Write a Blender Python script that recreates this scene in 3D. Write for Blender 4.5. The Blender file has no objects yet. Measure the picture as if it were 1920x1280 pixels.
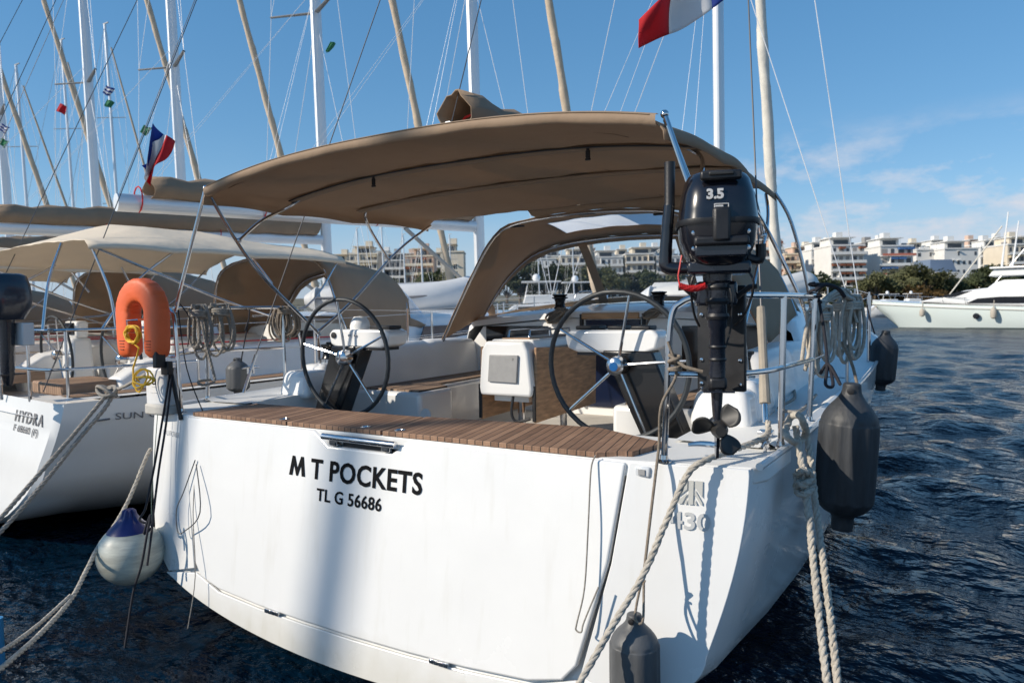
import bpy, bmesh, math, random
import numpy as np
from mathutils import Vector, Matrix
from mathutils.bvhtree import BVHTree
random.seed(7); rng = np.random.default_rng(7)
S = bpy.context.scene
COL = S.collection
# ------------------------------------------------------------------ camera
CAM = Vector((2.754, -2.924, 1.884)); YAW, PIT, ROL, FPX = .5448, -.0462, -.0161, 1331.0
Fv = Vector((-math.sin(YAW)*math.cos(PIT), math.cos(YAW)*math.cos(PIT), math.sin(PIT)))
R0 = Vector((math.cos(YAW), math.sin(YAW), 0)); U0 = R0.cross(Fv)
Rv = R0*math.cos(ROL)+U0*math.sin(ROL); Uv = -R0*math.sin(ROL)+U0*math.cos(ROL)
cd = bpy.data.cameras.new('camera'); cam = bpy.data.objects.new('camera', cd); COL.objects.link(cam)
m = Matrix((Rv, Uv, -Fv)).transposed().to_4x4(); m.translation = CAM; cam.matrix_world = m
cd.sensor_width = 36; cd.lens = FPX/1920*36; cd.clip_end = 3000; cd.clip_start = .05
cd.dof.use_dof = True; cd.dof.focus_distance = 4.0; cd.dof.aperture_fstop = 3.4
S.camera = cam
CLX, CLY = 2.7, 4.3
# ------------------------------------------------------------------ sky and sun
SUN_AZ, SUN_EL = math.radians(40), math.radians(30)      # azimuth measured from -Y towards -X
w = bpy.data.worlds.new("World"); S.world = w; w.use_nodes = True
nt = w.node_tree; N = nt.nodes; Lk = nt.links; N.clear()
def nn(t, **k):
    n = N.new(t)
    for a, b in k.items(): setattr(n, a, b)
    return n
out = nn('ShaderNodeOutputWorld'); bg = nn('ShaderNodeBackground'); bg.inputs[1].default_value = .14
sky = nn('ShaderNodeTexSky', sky_type='NISHITA', sun_disc=False, sun_elevation=SUN_EL, sun_rotation=math.pi+SUN_AZ)
sky.altitude = 0; sky.air_density = .8; sky.dust_density = 0; sky.ozone_density = 3
tc = nn('ShaderNodeTexCoord'); mp = nn('ShaderNodeMapping'); mp.inputs['Scale'].default_value = (3.2, 3.2, 7.5); mp.inputs['Location'].default_value = (CLX, CLY, 0)
noi = nn('ShaderNodeTexNoise'); noi.inputs['Scale'].default_value = 2.6; noi.inputs['Detail'].default_value = 7; noi.inputs['Roughness'].default_value = .62
noi2 = nn('ShaderNodeTexNoise'); noi2.inputs['Scale'].default_value = .9; noi2.inputs['Detail'].default_value = 2
rmp = nn('ShaderNodeMapRange'); rmp.inputs[1].default_value = .46; rmp.inputs[2].default_value = .64
sep = nn('ShaderNodeSeparateXYZ')
band = nn('ShaderNodeMapRange', interpolation_type='SMOOTHSTEP'); band.inputs[1].default_value = .24; band.inputs[2].default_value = .15
m1 = nn('ShaderNodeMath', operation='MULTIPLY'); m2 = nn('ShaderNodeMath', operation='MULTIPLY'); m2.inputs[1].default_value = .95
r2 = nn('ShaderNodeMapRange'); r2.inputs[1].default_value = .34; r2.inputs[2].default_value = .52; m3 = nn('ShaderNodeMath', operation='MULTIPLY')
mixc = nn('ShaderNodeMixRGB'); mixc.inputs[2].default_value = (3.9, 4.0, 4.4, 1)
Lk.new(tc.outputs['Generated'], mp.inputs[0]); Lk.new(mp.outputs[0], noi.inputs[0]); Lk.new(mp.outputs[0], noi2.inputs[0])
Lk.new(noi.outputs[0], rmp.inputs[0]); Lk.new(tc.outputs['Generated'], sep.inputs[0]); Lk.new(sep.outputs[2], band.inputs[0])
Lk.new(rmp.outputs[0], m1.inputs[0]); Lk.new(band.outputs[0], m1.inputs[1]); Lk.new(noi2.outputs[0], r2.inputs[0])
Lk.new(m1.outputs[0], m3.inputs[0]); Lk.new(r2.outputs[0], m3.inputs[1]); azm = nn('ShaderNodeMapRange', interpolation_type='SMOOTHSTEP'); azm.inputs[1].default_value = -.40; azm.inputs[2].default_value = -.15; azm.inputs[3].default_value = .12; m4 = nn('ShaderNodeMath', operation='MULTIPLY')
Lk.new(sep.outputs[0], azm.inputs[0]); Lk.new(azm.outputs[0], m4.inputs[0]); Lk.new(m3.outputs[0], m4.inputs[1]); Lk.new(m4.outputs[0], m2.inputs[0])
hsv = nn('ShaderNodeHueSaturation'); hsv.inputs['Saturation'].default_value = 1.75; hsv.inputs['Value'].default_value = 1.72; gam = nn('ShaderNodeGamma'); gam.inputs[1].default_value = .5
Lk.new(sky.outputs[0], gam.inputs[0]); Lk.new(gam.outputs[0], hsv.inputs['Color']); hz = nn('ShaderNodeMixRGB'); hz.inputs[2].default_value = (2.35, 2.95, 3.75, 1); hzr = nn('ShaderNodeMapRange', interpolation_type='SMOOTHSTEP'); hzr.inputs[1].default_value = .16; hzr.inputs[2].default_value = .0; hzr.inputs[4].default_value = .9
Lk.new(sep.outputs[2], hzr.inputs[0]); Lk.new(hzr.outputs[0], hz.inputs[0]); Lk.new(hsv.outputs[0], hz.inputs[1]); Lk.new(hz.outputs[0], mixc.inputs[1])
Lk.new(m2.outputs[0], mixc.inputs[0]); Lk.new(mixc.outputs[0], bg.inputs[0]); Lk.new(bg.outputs[0], out.inputs[0])
sd = bpy.data.lights.new('sun', 'SUN'); sun = bpy.data.objects.new('sun', sd); COL.objects.link(sun)
sd.energy = 3.9; sd.angle = math.radians(.5); sd.color = (1, .90, .76)
LD = Vector((math.sin(SUN_AZ)*math.cos(SUN_EL), math.cos(SUN_AZ)*math.cos(SUN_EL), -math.sin(SUN_EL)))
sun.rotation_euler = LD.to_track_quat('-Z', 'Y').to_euler()
S.view_settings.view_transform = 'Standard'; S.view_settings.look = 'None'; S.view_settings.exposure = .35; S.view_settings.gamma = 1
S.render.engine = 'CYCLES'
try: S.cycles.max_bounces = 8; S.cycles.transparent_max_bounces = 24
except Exception: pass

def at(u, v, X=None, Y=None, Z=None, D=None):
    d = Fv+Rv*((u-960)/FPX)+Uv*((640-v)/FPX)
    t = D if D is not None else (X-CAM.x)/d.x if X is not None else (Y-CAM.y)/d.y if Y is not None else (Z-CAM.z)/d.z
    return CAM+d*t

# ------------------------------------------------------------------ materials
MATS = {}
def mat(name, col, rough=.5, metal=0, var=0, vs=6, bump=0, bs=60, coat=0, transl=0, stretch=None, spec=.5, dist=.01):
    if name in MATS: return MATS[name]
    M = bpy.data.materials.new(name); M.use_nodes = True; t = M.node_tree; b = t.nodes['Principled BSDF']
    b.inputs['Base Color'].default_value = (*col, 1); b.inputs['Roughness'].default_value = rough; b.inputs['Metallic'].default_value = metal
    b.inputs['Coat Weight'].default_value = coat; b.inputs['Coat Roughness'].default_value = .06; b.inputs['Specular IOR Level'].default_value = spec
    c = t.nodes.new('ShaderNodeTexCoord'); src = c.outputs['Object']
    if stretch:
        mp = t.nodes.new('ShaderNodeMapping'); mp.inputs['Scale'].default_value = stretch; t.links.new(src, mp.inputs[0]); src = mp.outputs[0]
    if var:
        n = t.nodes.new('ShaderNodeTexNoise'); n.inputs['Scale'].default_value = vs; n.inputs['Detail'].default_value = 6; n.inputs['Roughness'].default_value = .6
        t.links.new(src, n.inputs[0]); r = t.nodes.new('ShaderNodeValToRGB')
        r.color_ramp.elements[0].position = .3; r.color_ramp.elements[1].position = .7
        r.color_ramp.elements[0].color = (*[x*(1-var) for x in col], 1); r.color_ramp.elements[1].color = (*[min(1, x*(1+var)) for x in col], 1)
        t.links.new(n.outputs[0], r.inputs[0]); t.links.new(r.outputs[0], b.inputs['Base Color'])
        rr = t.nodes.new('ShaderNodeMapRange'); rr.inputs[3].default_value = max(.03, rough-.08); rr.inputs[4].default_value = min(1, rough+.1)
        t.links.new(n.outputs[0], rr.inputs[0]); t.links.new(rr.outputs[0], b.inputs['Roughness'])
    if bump:
        n = t.nodes.new('ShaderNodeTexNoise'); n.inputs['Scale'].default_value = bs; n.inputs['Detail'].default_value = 4
        t.links.new(src, n.inputs[0]); bp = t.nodes.new('ShaderNodeBump'); bp.inputs['Strength'].default_value = bump; bp.inputs['Distance'].default_value = dist
        t.links.new(n.outputs[0], bp.inputs['Height']); t.links.new(bp.outputs[0], b.inputs['Normal'])
    if transl:
        o = t.nodes['Material Output']; tr = t.nodes.new('ShaderNodeBsdfTranslucent'); tr.inputs[0].default_value = (*[min(1, x*1.05) for x in col], 1)
        mx = t.nodes.new('ShaderNodeMixShader'); mx.inputs[0].default_value = transl
        t.links.new(b.outputs[0], mx.inputs[1]); t.links.new(tr.outputs[0], mx.inputs[2]); t.links.new(mx.outputs[0], o.inputs[0])
    MATS[name] = M; return M

def teak_mat(name, w=.058, shear=.2, axis=0, col=((.115, .072, .045), (.36, .245, .165)), seam=(.012, .010, .009), frac=.11):
    M = bpy.data.materials.new(name); M.use_nodes = True; t = M.node_tree; b = t.nodes['Principled BSDF']; n = t.nodes.new; l = t.links.new
    c = n('ShaderNodeTexCoord'); s = n('ShaderNodeSeparateXYZ'); l(c.outputs['Object'], s.inputs[0])
    a1 = n('ShaderNodeMath'); a1.operation = 'MULTIPLY_ADD'; l(s.outputs[1-axis], a1.inputs[0]); a1.inputs[1].default_value = shear; l(s.outputs[axis], a1.inputs[2])
    a2 = n('ShaderNodeMath'); a2.operation = 'DIVIDE'; l(a1.outputs[0], a2.inputs[0]); a2.inputs[1].default_value = w
    fl = n('ShaderNodeMath'); fl.operation = 'FLOOR'; l(a2.outputs[0], fl.inputs[0])
    fr = n('ShaderNodeMath'); fr.operation = 'FRACT'; l(a2.outputs[0], fr.inputs[0])
    lt = n('ShaderNodeMath'); lt.operation = 'LESS_THAN'; l(fr.outputs[0], lt.inputs[0]); lt.inputs[1].default_value = frac
    wn = n('ShaderNodeTexWhiteNoise'); wn.noise_dimensions = '1D'; l(fl.outputs[0], wn.inputs['W'])
    mp = n('ShaderNodeMapping'); mp.inputs['Scale'].default_value = (90, 6, 30) if axis == 0 else (6, 90, 30); l(c.outputs['Object'], mp.inputs[0])
    g = n('ShaderNodeTexNoise'); g.inputs['Scale'].default_value = 1; g.inputs['Detail'].default_value = 6; l(mp.outputs[0], g.inputs[0])
    st = n('ShaderNodeTexNoise'); st.inputs['Scale'].default_value = 5; st.inputs['Detail'].default_value = 4; l(c.outputs['Object'], st.inputs[0])
    ad = n('ShaderNodeMath'); ad.operation = 'MULTIPLY_ADD'; l(wn.outputs[0], ad.inputs[0]); ad.inputs[1].default_value = .6
    ad2 = n('ShaderNodeMath'); ad2.operation = 'MULTIPLY_ADD'; l(st.outputs[0], ad2.inputs[0]); ad2.inputs[1].default_value = .5; l(g.outputs[0], ad2.inputs[2]); 
    sb = n('ShaderNodeMath'); sb.operation = 'SUBTRACT'; l(ad2.outputs[0], sb.inputs[0]); sb.inputs[1].default_value = .45; l(sb.outputs[0], ad.inputs[2])
    r = n('ShaderNodeValToRGB'); r.color_ramp.elements[0].color = (*col[0], 1); r.color_ramp.elements[1].color = (*col[1], 1); l(ad.outputs[0], r.inputs[0])
    mx = n('ShaderNodeMixRGB'); l(lt.outputs[0], mx.inputs[0]); l(r.outputs[0], mx.inputs[1]); mx.inputs[2].default_value = (*seam, 1)
    l(mx.outputs[0], b.inputs['Base Color']); b.inputs['Roughness'].default_value = .7
    bp = n('ShaderNodeBump'); bp.inputs['Strength'].default_value = .4; bp.inputs['Distance'].default_value = .004; l(g.outputs[0], bp.inputs['Height']); l(bp.outputs[0], b.inputs['Normal'])
    return M

def glass_mat(name, col, fac, rough=.05, tint=(1, 1, 1), bump=.1, haze=0):
    M = bpy.data.materials.new(name); M.use_nodes = True; t = M.node_tree; n = t.nodes.new; l = t.links.new; o = t.nodes['Material Output']
    t.nodes.remove(t.nodes['Principled BSDF'])
    tr = n('ShaderNodeBsdfTransparent'); tr.inputs[0].default_value = (*tint, 1); g = n('ShaderNodeBsdfGlossy'); g.inputs['Roughness'].default_value = rough
    g.inputs[0].default_value = (*col, 1); lw = n('ShaderNodeLayerWeight'); lw.inputs[0].default_value = .5; f0 = n('ShaderNodeMath'); f0.operation = 'POWER'; f0.inputs[1].default_value = 4; l(lw.outputs['Facing'], f0.inputs[0]); f = n('ShaderNodeMath'); f.operation = 'MULTIPLY_ADD'; f.inputs[1].default_value = .7; f.inputs[2].default_value = .04; l(f0.outputs[0], f.inputs[0])
    c = n('ShaderNodeTexCoord'); ns = n('ShaderNodeTexNoise'); ns.inputs['Scale'].default_value = 5; ns.inputs['Detail'].default_value = 3; l(c.outputs['Object'], ns.inputs[0])
    bp = n('ShaderNodeBump'); bp.inputs['Strength'].default_value = bump; bp.inputs['Distance'].default_value = .05; l(ns.outputs[0], bp.inputs['Height'])
    l(bp.outputs[0], g.inputs['Normal'])
    ma = n('ShaderNodeMath'); ma.operation = 'ADD'; ma.inputs[1].default_value = fac; l(f.outputs[0], ma.inputs[0]); ma.use_clamp = True
    mx = n('ShaderNodeMixShader'); l(ma.outputs[0], mx.inputs[0]); l(tr.outputs[0], mx.inputs[1]); l(g.outputs[0], mx.inputs[2])
    last = mx
    if haze:
        d = n('ShaderNodeBsdfDiffuse'); d.inputs[0].default_value = (.8, .82, .85, 1); ms = n('ShaderNodeTexNoise'); ms.inputs['Scale'].default_value = 3.5; ms.inputs['Detail'].default_value = 8
        l(c.outputs['Object'], ms.inputs[0]); mr = n('ShaderNodeMapRange'); mr.inputs[1].default_value = .4; mr.inputs[2].default_value = .75; mr.inputs[3].default_value = haze*.3; mr.inputs[4].default_value = haze*2
        l(ms.outputs[0], mr.inputs[0]); m2 = n('ShaderNodeMixShader'); l(mr.outputs[0], m2.inputs[0]); l(mx.outputs[0], m2.inputs[1]); l(d.outputs[0], m2.inputs[2]); last = m2
    l(last.outputs[0], o.inputs[0]); return M

WHITE = mat('gelcoat_white', (.80, .80, .79), .24, var=.03, vs=1.6, coat=.6, bump=.03, bs=3, dist=.02)
def stained(name):
    M = WHITE.copy(); M.name = name; t = M.node_tree; n = t.nodes.new; l = t.links.new; b = t.nodes['Principled BSDF']; old = b.inputs['Base Color'].links[0].from_socket
    c = n('ShaderNodeTexCoord'); s = n('ShaderNodeSeparateXYZ'); l(c.outputs['Object'], s.inputs[0])
    mp = n('ShaderNodeMapping'); mp.inputs['Scale'].default_value = (14, 14, .7); l(c.outputs['Object'], mp.inputs[0]); ns = n('ShaderNodeTexNoise'); ns.inputs['Scale'].default_value = 1; ns.inputs['Detail'].default_value = 5; l(mp.outputs[0], ns.inputs[0])
    st = n('ShaderNodeMapRange'); st.inputs[1].default_value = .56; st.inputs[2].default_value = .8; st.inputs[4].default_value = .22; l(ns.outputs[0], st.inputs[0])
    n2 = n('ShaderNodeTexNoise'); n2.inputs['Scale'].default_value = 7; n2.inputs['Detail'].default_value = 6; l(c.outputs['Object'], n2.inputs[0])
    zz = n('ShaderNodeMath'); zz.operation = 'MULTIPLY_ADD'; l(n2.outputs[0], zz.inputs[0]); zz.inputs[1].default_value = -.22; l(s.outputs[2], zz.inputs[2])
    gr = n('ShaderNodeMapRange'); gr.inputs[1].default_value = .06; gr.inputs[2].default_value = -.14; gr.inputs[4].default_value = .5; l(zz.outputs[0], gr.inputs[0])
    ad = n('ShaderNodeMath'); ad.operation = 'ADD'; ad.use_clamp = True; l(st.outputs[0], ad.inputs[0]); l(gr.outputs[0], ad.inputs[1])
    mx = n('ShaderNodeMixRGB'); l(ad.outputs[0], mx.inputs[0]); l(old, mx.inputs[1]); mx.inputs[2].default_value = (.52, .49, .40, 1); l(mx.outputs[0], b.inputs['Base Color']); return M
HULLW = stained('gelcoat_hull')
WHITE2 = mat('gelcoat_offwhite', (.80, .79, .77), .35, var=.03, vs=3, coat=.2)
NSKID = mat('deck_nonskid', (.76, .76, .74), .55, var=.03, vs=4, bump=.25, bs=420, dist=.002)
CANVAS = mat('canvas_tan', (.42, .30, .205), .85, var=.07, vs=3, bump=.3, bs=7, transl=.28, dist=.03)
CANVASL = mat('canvas_cream', (.82, .71, .56), .85, var=.06, vs=2.5, bump=.35, bs=5, transl=.2, dist=.03)
CANVASD = mat('canvas_brown', (.30, .215, .145), .85, var=.1, vs=4, bump=.4, bs=6, transl=.12, dist=.03)
CANVAST = mat('canvas_seam', (.27, .195, .135), .85, var=.05)
SAILC = mat('sail_cover_cloth', (.55, .44, .32), .8, var=.12, vs=3, bump=.5, bs=5, dist=.03)
SAILW = mat('sail_strip_white', (.70, .66, .58), .8, var=.1, vs=3, bump=.4, bs=5, dist=.03)
STEEL = mat('stainless', (.60, .60, .61), .13, metal=1, var=.06, vs=9)
ALU = mat('aluminium_mast', (.74, .75, .76), .33, metal=.35, var=.04, vs=1.5)
ALUG = mat('aluminium_spreader', (.33, .32, .30), .4, metal=.3)
BLACK = mat('black_plastic', (.012, .012, .014), .45, var=.3, vs=20, bump=.1, bs=200)
COWL = mat('motor_cowl_black', (.008, .008, .012), .22, coat=.5, var=.2, vs=12)
MOTORD = mat('motor_leg_dark', (.012, .014, .022), .25, coat=.4, var=.25, vs=20, bump=.08, bs=120)
PROPM = mat('prop_plastic', (.022, .021, .020), .5, var=.3, vs=14)
RUBG = mat('fender_grey', (.085, .088, .092), .5, var=.28, vs=9, bump=.12, bs=90, stretch=(1, 1, .35))
RUBB = mat('fender_dark', (.034, .037, .042), .55, var=.4, vs=14, bump=.25, bs=60, stretch=(1, 1, .2))
BUOYW = mat('buoy_white', (.60, .58, .48), .38, var=.42, vs=6, bump=.05, bs=70, stretch=(.5, .5, 3))
BLUE = mat('buoy_blue', (.012, .018, .12), .35, var=.15)
ORANGE = mat('lifebuoy_orange', (.80, .135, .035), .5, var=.07, vs=5, bump=.5, bs=9, dist=.012)
YELLOW = mat('yellow_cord', (.80, .48, .03), .6, var=.12, vs=60)
RED = mat('red_cord', (.55, .02, .02), .5, var=.15, vs=80)
SLEEVE = mat('sleeve_cloth', (.33, .29, .235), .85, var=.15, vs=8, bump=.4, bs=20)
ROPE = mat('rope_beige', (.45, .41, .35), .9, var=.25, vs=45, bump=.7, bs=240, dist=.006)
ROPEG = mat('rope_grey', (.30, .275, .24), .9, var=.25, vs=60, bump=.6, bs=260, dist=.005)
ROPED = mat('rope_brown', (.22, .18, .14), .9, var=.3, vs=70, bump=.6, bs=260, dist=.005)
ROPEK = mat('rope_black', (.015, .015, .022), .8, var=.4, vs=160, bump=.3, bs=300)
WIRE = mat('wire', (.72, .72, .72), .4, metal=.3)
WIRED = mat('wire_dark', (.10, .10, .105), .5, metal=.3)
DARKWIN = mat('dark_window', (.010, .010, .013), .08, spec=.7)
NAVY = mat('navy_window', (.008, .014, .04), .12)
INK = mat('lettering_black', (.008, .008, .009), .75, spec=.1)
INKG = mat('lettering_grey', (.52, .53, .53), .4)
INKF = mat('lettering_faint', (.62, .63, .64), .4)
GREY = mat('grey_cover', (.30, .30, .30), .5, var=.06, vs=30)
HYP = mat('inflatable_grey', (.40, .41, .42), .55, var=.06, vs=4, bump=.15, bs=8, dist=.02)
HYPW = mat('inflatable_white', (.66, .67, .68), .5, var=.05, vs=4)
WOOD = mat('teak_leaf', (.40, .235, .13), .4, var=.4, vs=3.2, stretch=(1, 2.5, 14), bump=.1, bs=40)
WOODL = mat('teak_trim', (.42, .24, .12), .4, var=.3, vs=5, stretch=(1, 1, 8))
TEAK = teak_mat('teak_planks', w=.047, col=((.12, .062, .036), (.38, .225, .14)))
TEAK2 = teak_mat('teak_seat_planks', w=.075, shear=0)
TEAKS = teak_mat('teak_sidedeck', w=.05, shear=0, col=((.22, .13, .08), (.36, .23, .15)))
VINYL = glass_mat('clear_vinyl', (.9, .93, 1), .015, .1, (.95, .96, .97), .25, haze=.035)
FLAGB = mat('flag_blue', (.015, .05, .30), .8, transl=.3); FLAGW = mat('flag_white', (.78, .78, .78), .8, transl=.35); FLAGR = mat('flag_red', (.62, .02, .03), .8, transl=.35); FLAGG = mat('flag_green', (.05, .25, .12), .8, transl=.3)

# ------------------------------------------------------------------ mesh builder
def catmull(P, k=6, closed=False):
    P = [Vector(p) for p in P]; n = len(P)
    if n < 3: return P
    o = []
    rngi = range(n) if closed else range(n-1)
    for i in rngi:
        if closed: a, b, c, d = P[i-1], P[i], P[(i+1) % n], P[(i+2) % n]
        else: a, b, c, d = P[max(i-1, 0)], P[i], P[i+1], P[min(i+2, n-1)]
        for j in range(k):
            t = j/k; o.append(.5*((2*b)+(c-a)*t+(2*a-5*b+4*c-d)*t*t+(3*b-a-3*c+d)*t**3))
    if not closed: o.append(P[-1])
    return o

class MB:
    def __init__(s): s.v = []; s.f = []
    def add(s, V, Fc):
        o = len(s.v); s.v += [Vector(p) for p in V]; s.f += [tuple(i+o for i in f) for f in Fc]; return s
    def box(s, c, d, M=None, taper=1):
        c = Vector(c); V = []
        for z in (-1, 1):
            k = taper if z > 0 else 1
            for y in (-1, 1):
                for x in (-1, 1):
                    p = Vector((x*d[0]*.5*k, y*d[1]*.5*k, z*d[2]*.5)); V.append(c+(M @ p if M else p))
        return s.add(V, [(0, 2, 3, 1), (4, 5, 7, 6), (0, 1, 5, 4), (2, 6, 7, 3), (0, 4, 6, 2), (1, 3, 7, 5)])
    def tube(s, P, r, n=8, k=0, closed=False, cap=True):
        P = [Vector(p) for p in P]
        if k:
            if isinstance(r, (list, tuple)): rr = [Vector((x, 0, 0)) for x in r]; r = [q.x for q in catmull(rr, k, closed)]
            P = catmull(P, k, closed)
        m = len(P)
        if not isinstance(r, (list, tuple)): r = [r]*m
        V = []; Fc = []; up = None
        for i in range(m):
            if closed: t = P[(i+1) % m]-P[i-1]
            else: t = P[min(i+1, m-1)]-P[max(i-1, 0)]
            if t.length < 1e-9: t = Vector((0, 0, 1))
            t.normalize()
            if up is None: up = t.orthogonal().normalized()
            else:
                up = up-t*up.dot(t)
                up = up.normalized() if up.length > 1e-6 else t.orthogonal().normalized()
            b = t.cross(up)
            for j in range(n):
                a = 2*math.pi*j/n; V.append(P[i]+(up*math.cos(a)+b*math.sin(a))*r[i])
        for i in range(m if closed else m-1):
            i2 = (i+1) % m
            for j in range(n):
                j2 = (j+1) % n; Fc.append((i*n+j, i*n+j2, i2*n+j2, i2*n+j))
        if cap and not closed: Fc.append(tuple(range(n-1, -1, -1))); Fc.append(tuple((m-1)*n+j for j in range(n)))
        return s.add(V, Fc)
    def rope(s, P, R, pitch=8, k=8, n=6, jit=.0):
        P = catmull(P, k) if k else [Vector(p) for p in P]
        L = [0]
        for a, b in zip(P, P[1:]): L.append(L[-1]+(b-a).length)
        step = R*1.1; m = max(4, int(L[-1]/step)); Q = []; j = 0
        for i in range(m+1):
            d = L[-1]*i/m
            while j < len(L)-2 and L[j+1] < d: j += 1
            Q.append(P[j].lerp(P[j+1], (d-L[j])/max(1e-9, L[j+1]-L[j])))
        up = None; st = [[], [], []]
        for i, p in enumerate(Q):
            t = (Q[min(i+1, m)]-Q[max(i-1, 0)]).normalized()
            if up is None: up = t.orthogonal().normalized()
            else: up = (up-t*up.dot(t)).normalized()
            b = t.cross(up); a = 2*math.pi*(L[-1]*i/m)/(R*pitch)
            for q in range(3):
                aa = a+q*2.0944; st[q].append(p+(up*math.cos(aa)+b*math.sin(aa))*R*.5+Vector(rng.normal(0, jit, 3))*R)
        for q in range(3): s.tube(st[q], R*.56, n)
        return s
    def lathe(s, prof, n=24, o=(0, 0, 0), M=None, ribs=0, rd=0, z0=-9, z1=9):
        o = Vector(o); V = []; Fc = []; m = len(prof)
        for r, z in prof:
            for j in range(n):
                a = 2*math.pi*j/n; q = r
                if ribs and z0 < z < z1: q = r-rd*(.5+.5*math.cos(a*ribs))**3
                p = Vector((q*math.cos(a), q*math.sin(a), z)); V.append(o+(M @ p if M else p))
        for i in range(m-1):
            for j in range(n):
                j2 = (j+1) % n; Fc.append((i*n+j, i*n+j2, (i+1)*n+j2, (i+1)*n+j))
        Fc.append(tuple(range(n-1, -1, -1))); Fc.append(tuple((m-1)*n+j for j in range(n)))
        return s.add(V, Fc)
    def grid(s, rows, closed=False):
        m = len(rows); n = len(rows[0]); V = [p for r in rows for p in r]; Fc = []
        for i in range(m-1):
            for j in range(n if closed else n-1):
                j2 = (j+1) % n; Fc.append((i*n+j, i*n+j2, (i+1)*n+j2, (i+1)*n+j))
        return s.add(V, Fc)
    def prism(s, poly, fn, d0, d1):
        n = len(poly); V = [fn(x, y, d0) for x, y in poly]+[fn(x, y, d1) for x, y in poly]
        Fc = [tuple(range(n)), tuple(range(2*n-1, n-1, -1))]+[(i, i+n, (i+1) % n+n, (i+1) % n) for i in range(n)]
        return s.add(V, Fc)
    def ball(s, c, r, n=12, sc=(1, 1, 1)):
        return s.lathe([(r*math.sin(math.pi*i/n)*1 if 0 < i < n else r*.02, -r*math.cos(math.pi*i/n)*sc[2]) for i in range(n+1)], 2*n, c)
    def build(s, name, mt, parent=None, smooth=35, bevel=0, solid=0, sub=0, flip=True, seg=2, org=None):
        o3 = Vector(parent.get('_o', (0, 0, 0))) if parent is not None else Vector(org or (0, 0, 0))
        me = bpy.data.meshes.new(name); me.from_pydata([tuple(p-o3) for p in s.v], [], s.f)
        if flip:
            b = bmesh.new(); b.from_mesh(me); bmesh.ops.recalc_face_normals(b, faces=b.faces); b.to_mesh(me); b.free()
        if smooth:
            me.polygons.foreach_set('use_smooth', [True]*len(me.polygons)); me.set_sharp_from_angle(angle=math.radians(smooth))
        o = bpy.data.objects.new(name, me); COL.objects.link(o)
        for q in (mt if isinstance(mt, (list, tuple)) else [mt]): me.materials.append(q)
        if parent is not None:
            o.parent = parent; o['_o'] = tuple(o3)
        else: o.location = o3; o['_o'] = tuple(o3)
        if solid: d = o.modifiers.new('thickness', 'SOLIDIFY'); d.thickness = solid; d.offset = 0
        if bevel: d = o.modifiers.new('bevel', 'BEVEL'); d.width = bevel; d.segments = seg; d.limit_method = 'ANGLE'; d.angle_limit = math.radians(40)
        if sub: d = o.modifiers.new('sub', 'SUBSURF'); d.levels = sub; d.render_levels = sub
        return o

def tag(o, label, cat, group=None, kind=None):
    if label: o['label'] = label
    if cat: o['category'] = cat
    if group: o['group'] = group
    if kind: o['kind'] = kind
    return o
def thing(name, label, cat, loc=(0, 0, 0), group=None):
    o = bpy.data.objects.new(name, None); COL.objects.link(o); o.location = loc; o['_o'] = tuple(loc); o.empty_display_size = .2
    return tag(o, label, cat, group)
def one(mb, name, mt, label, cat, group=None, **k):
    c = sum(mb.v, Vector())/len(mb.v); c.z = min(p.z for p in mb.v)
    return tag(mb.build(name, mt, org=tuple(c), **k), label, cat, group)
def T(P, r, name, mt, parent, n=8, k=0): return MB().tube(P, r, n, k).build(name, mt, parent)
def copy_tree(o, parent=None):
    c = o.copy(); COL.objects.link(c)
    if parent is not None: c.parent = parent
    for ch in list(o.children): copy_tree(ch, c)
    return c
def text(body, size, o, ex, ez, mt, parent, name='lettering', bold=0, ax='CENTER', sx=1, h=.0008, sp=1):
    cu = bpy.data.curves.new(name, 'FONT'); cu.body = body; cu.size = size; cu.align_x = ax; cu.align_y = 'BOTTOM_BASELINE'; cu.offset = bold; cu.extrude = h; cu.space_character = sp; cu.resolution_u = 3
    ob = bpy.data.objects.new('tmp', cu); COL.objects.link(ob); bpy.context.view_layer.update()
    dg = bpy.context.evaluated_depsgraph_get(); me = bpy.data.meshes.new_from_object(ob.evaluated_get(dg)); bpy.data.objects.remove(ob)
    ex = Vector(ex).normalized(); ez = Vector(ez); ez = (ez-ex*ez.dot(ex)).normalized(); nz = ex.cross(ez); o3 = Vector(parent.get('_o', (0, 0, 0))); o = Vector(o)
    for v in me.vertices: p = v.co; v.co = o+ex*p.x*sx+ez*p.y+nz*p.z-o3
    me.materials.clear(); me.materials.append(mt); r = bpy.data.objects.new(name, me); COL.objects.link(r); r.parent = parent; r['_o'] = tuple(o3); return r
def hit(ob, u, v):
    dg = bpy.context.evaluated_depsgraph_get(); t = BVHTree.FromPolygons([ob.matrix_world @ q.co for q in ob.data.vertices], [tuple(p.vertices) for p in ob.data.polygons])
    d = (Fv+Rv*((u-960)/FPX)+Uv*((640-v)/FPX)).normalized(); h = t.ray_cast(CAM, d); return h[0], h[1]
def lerp(a, b, t): return a+(b-a)*t
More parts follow.
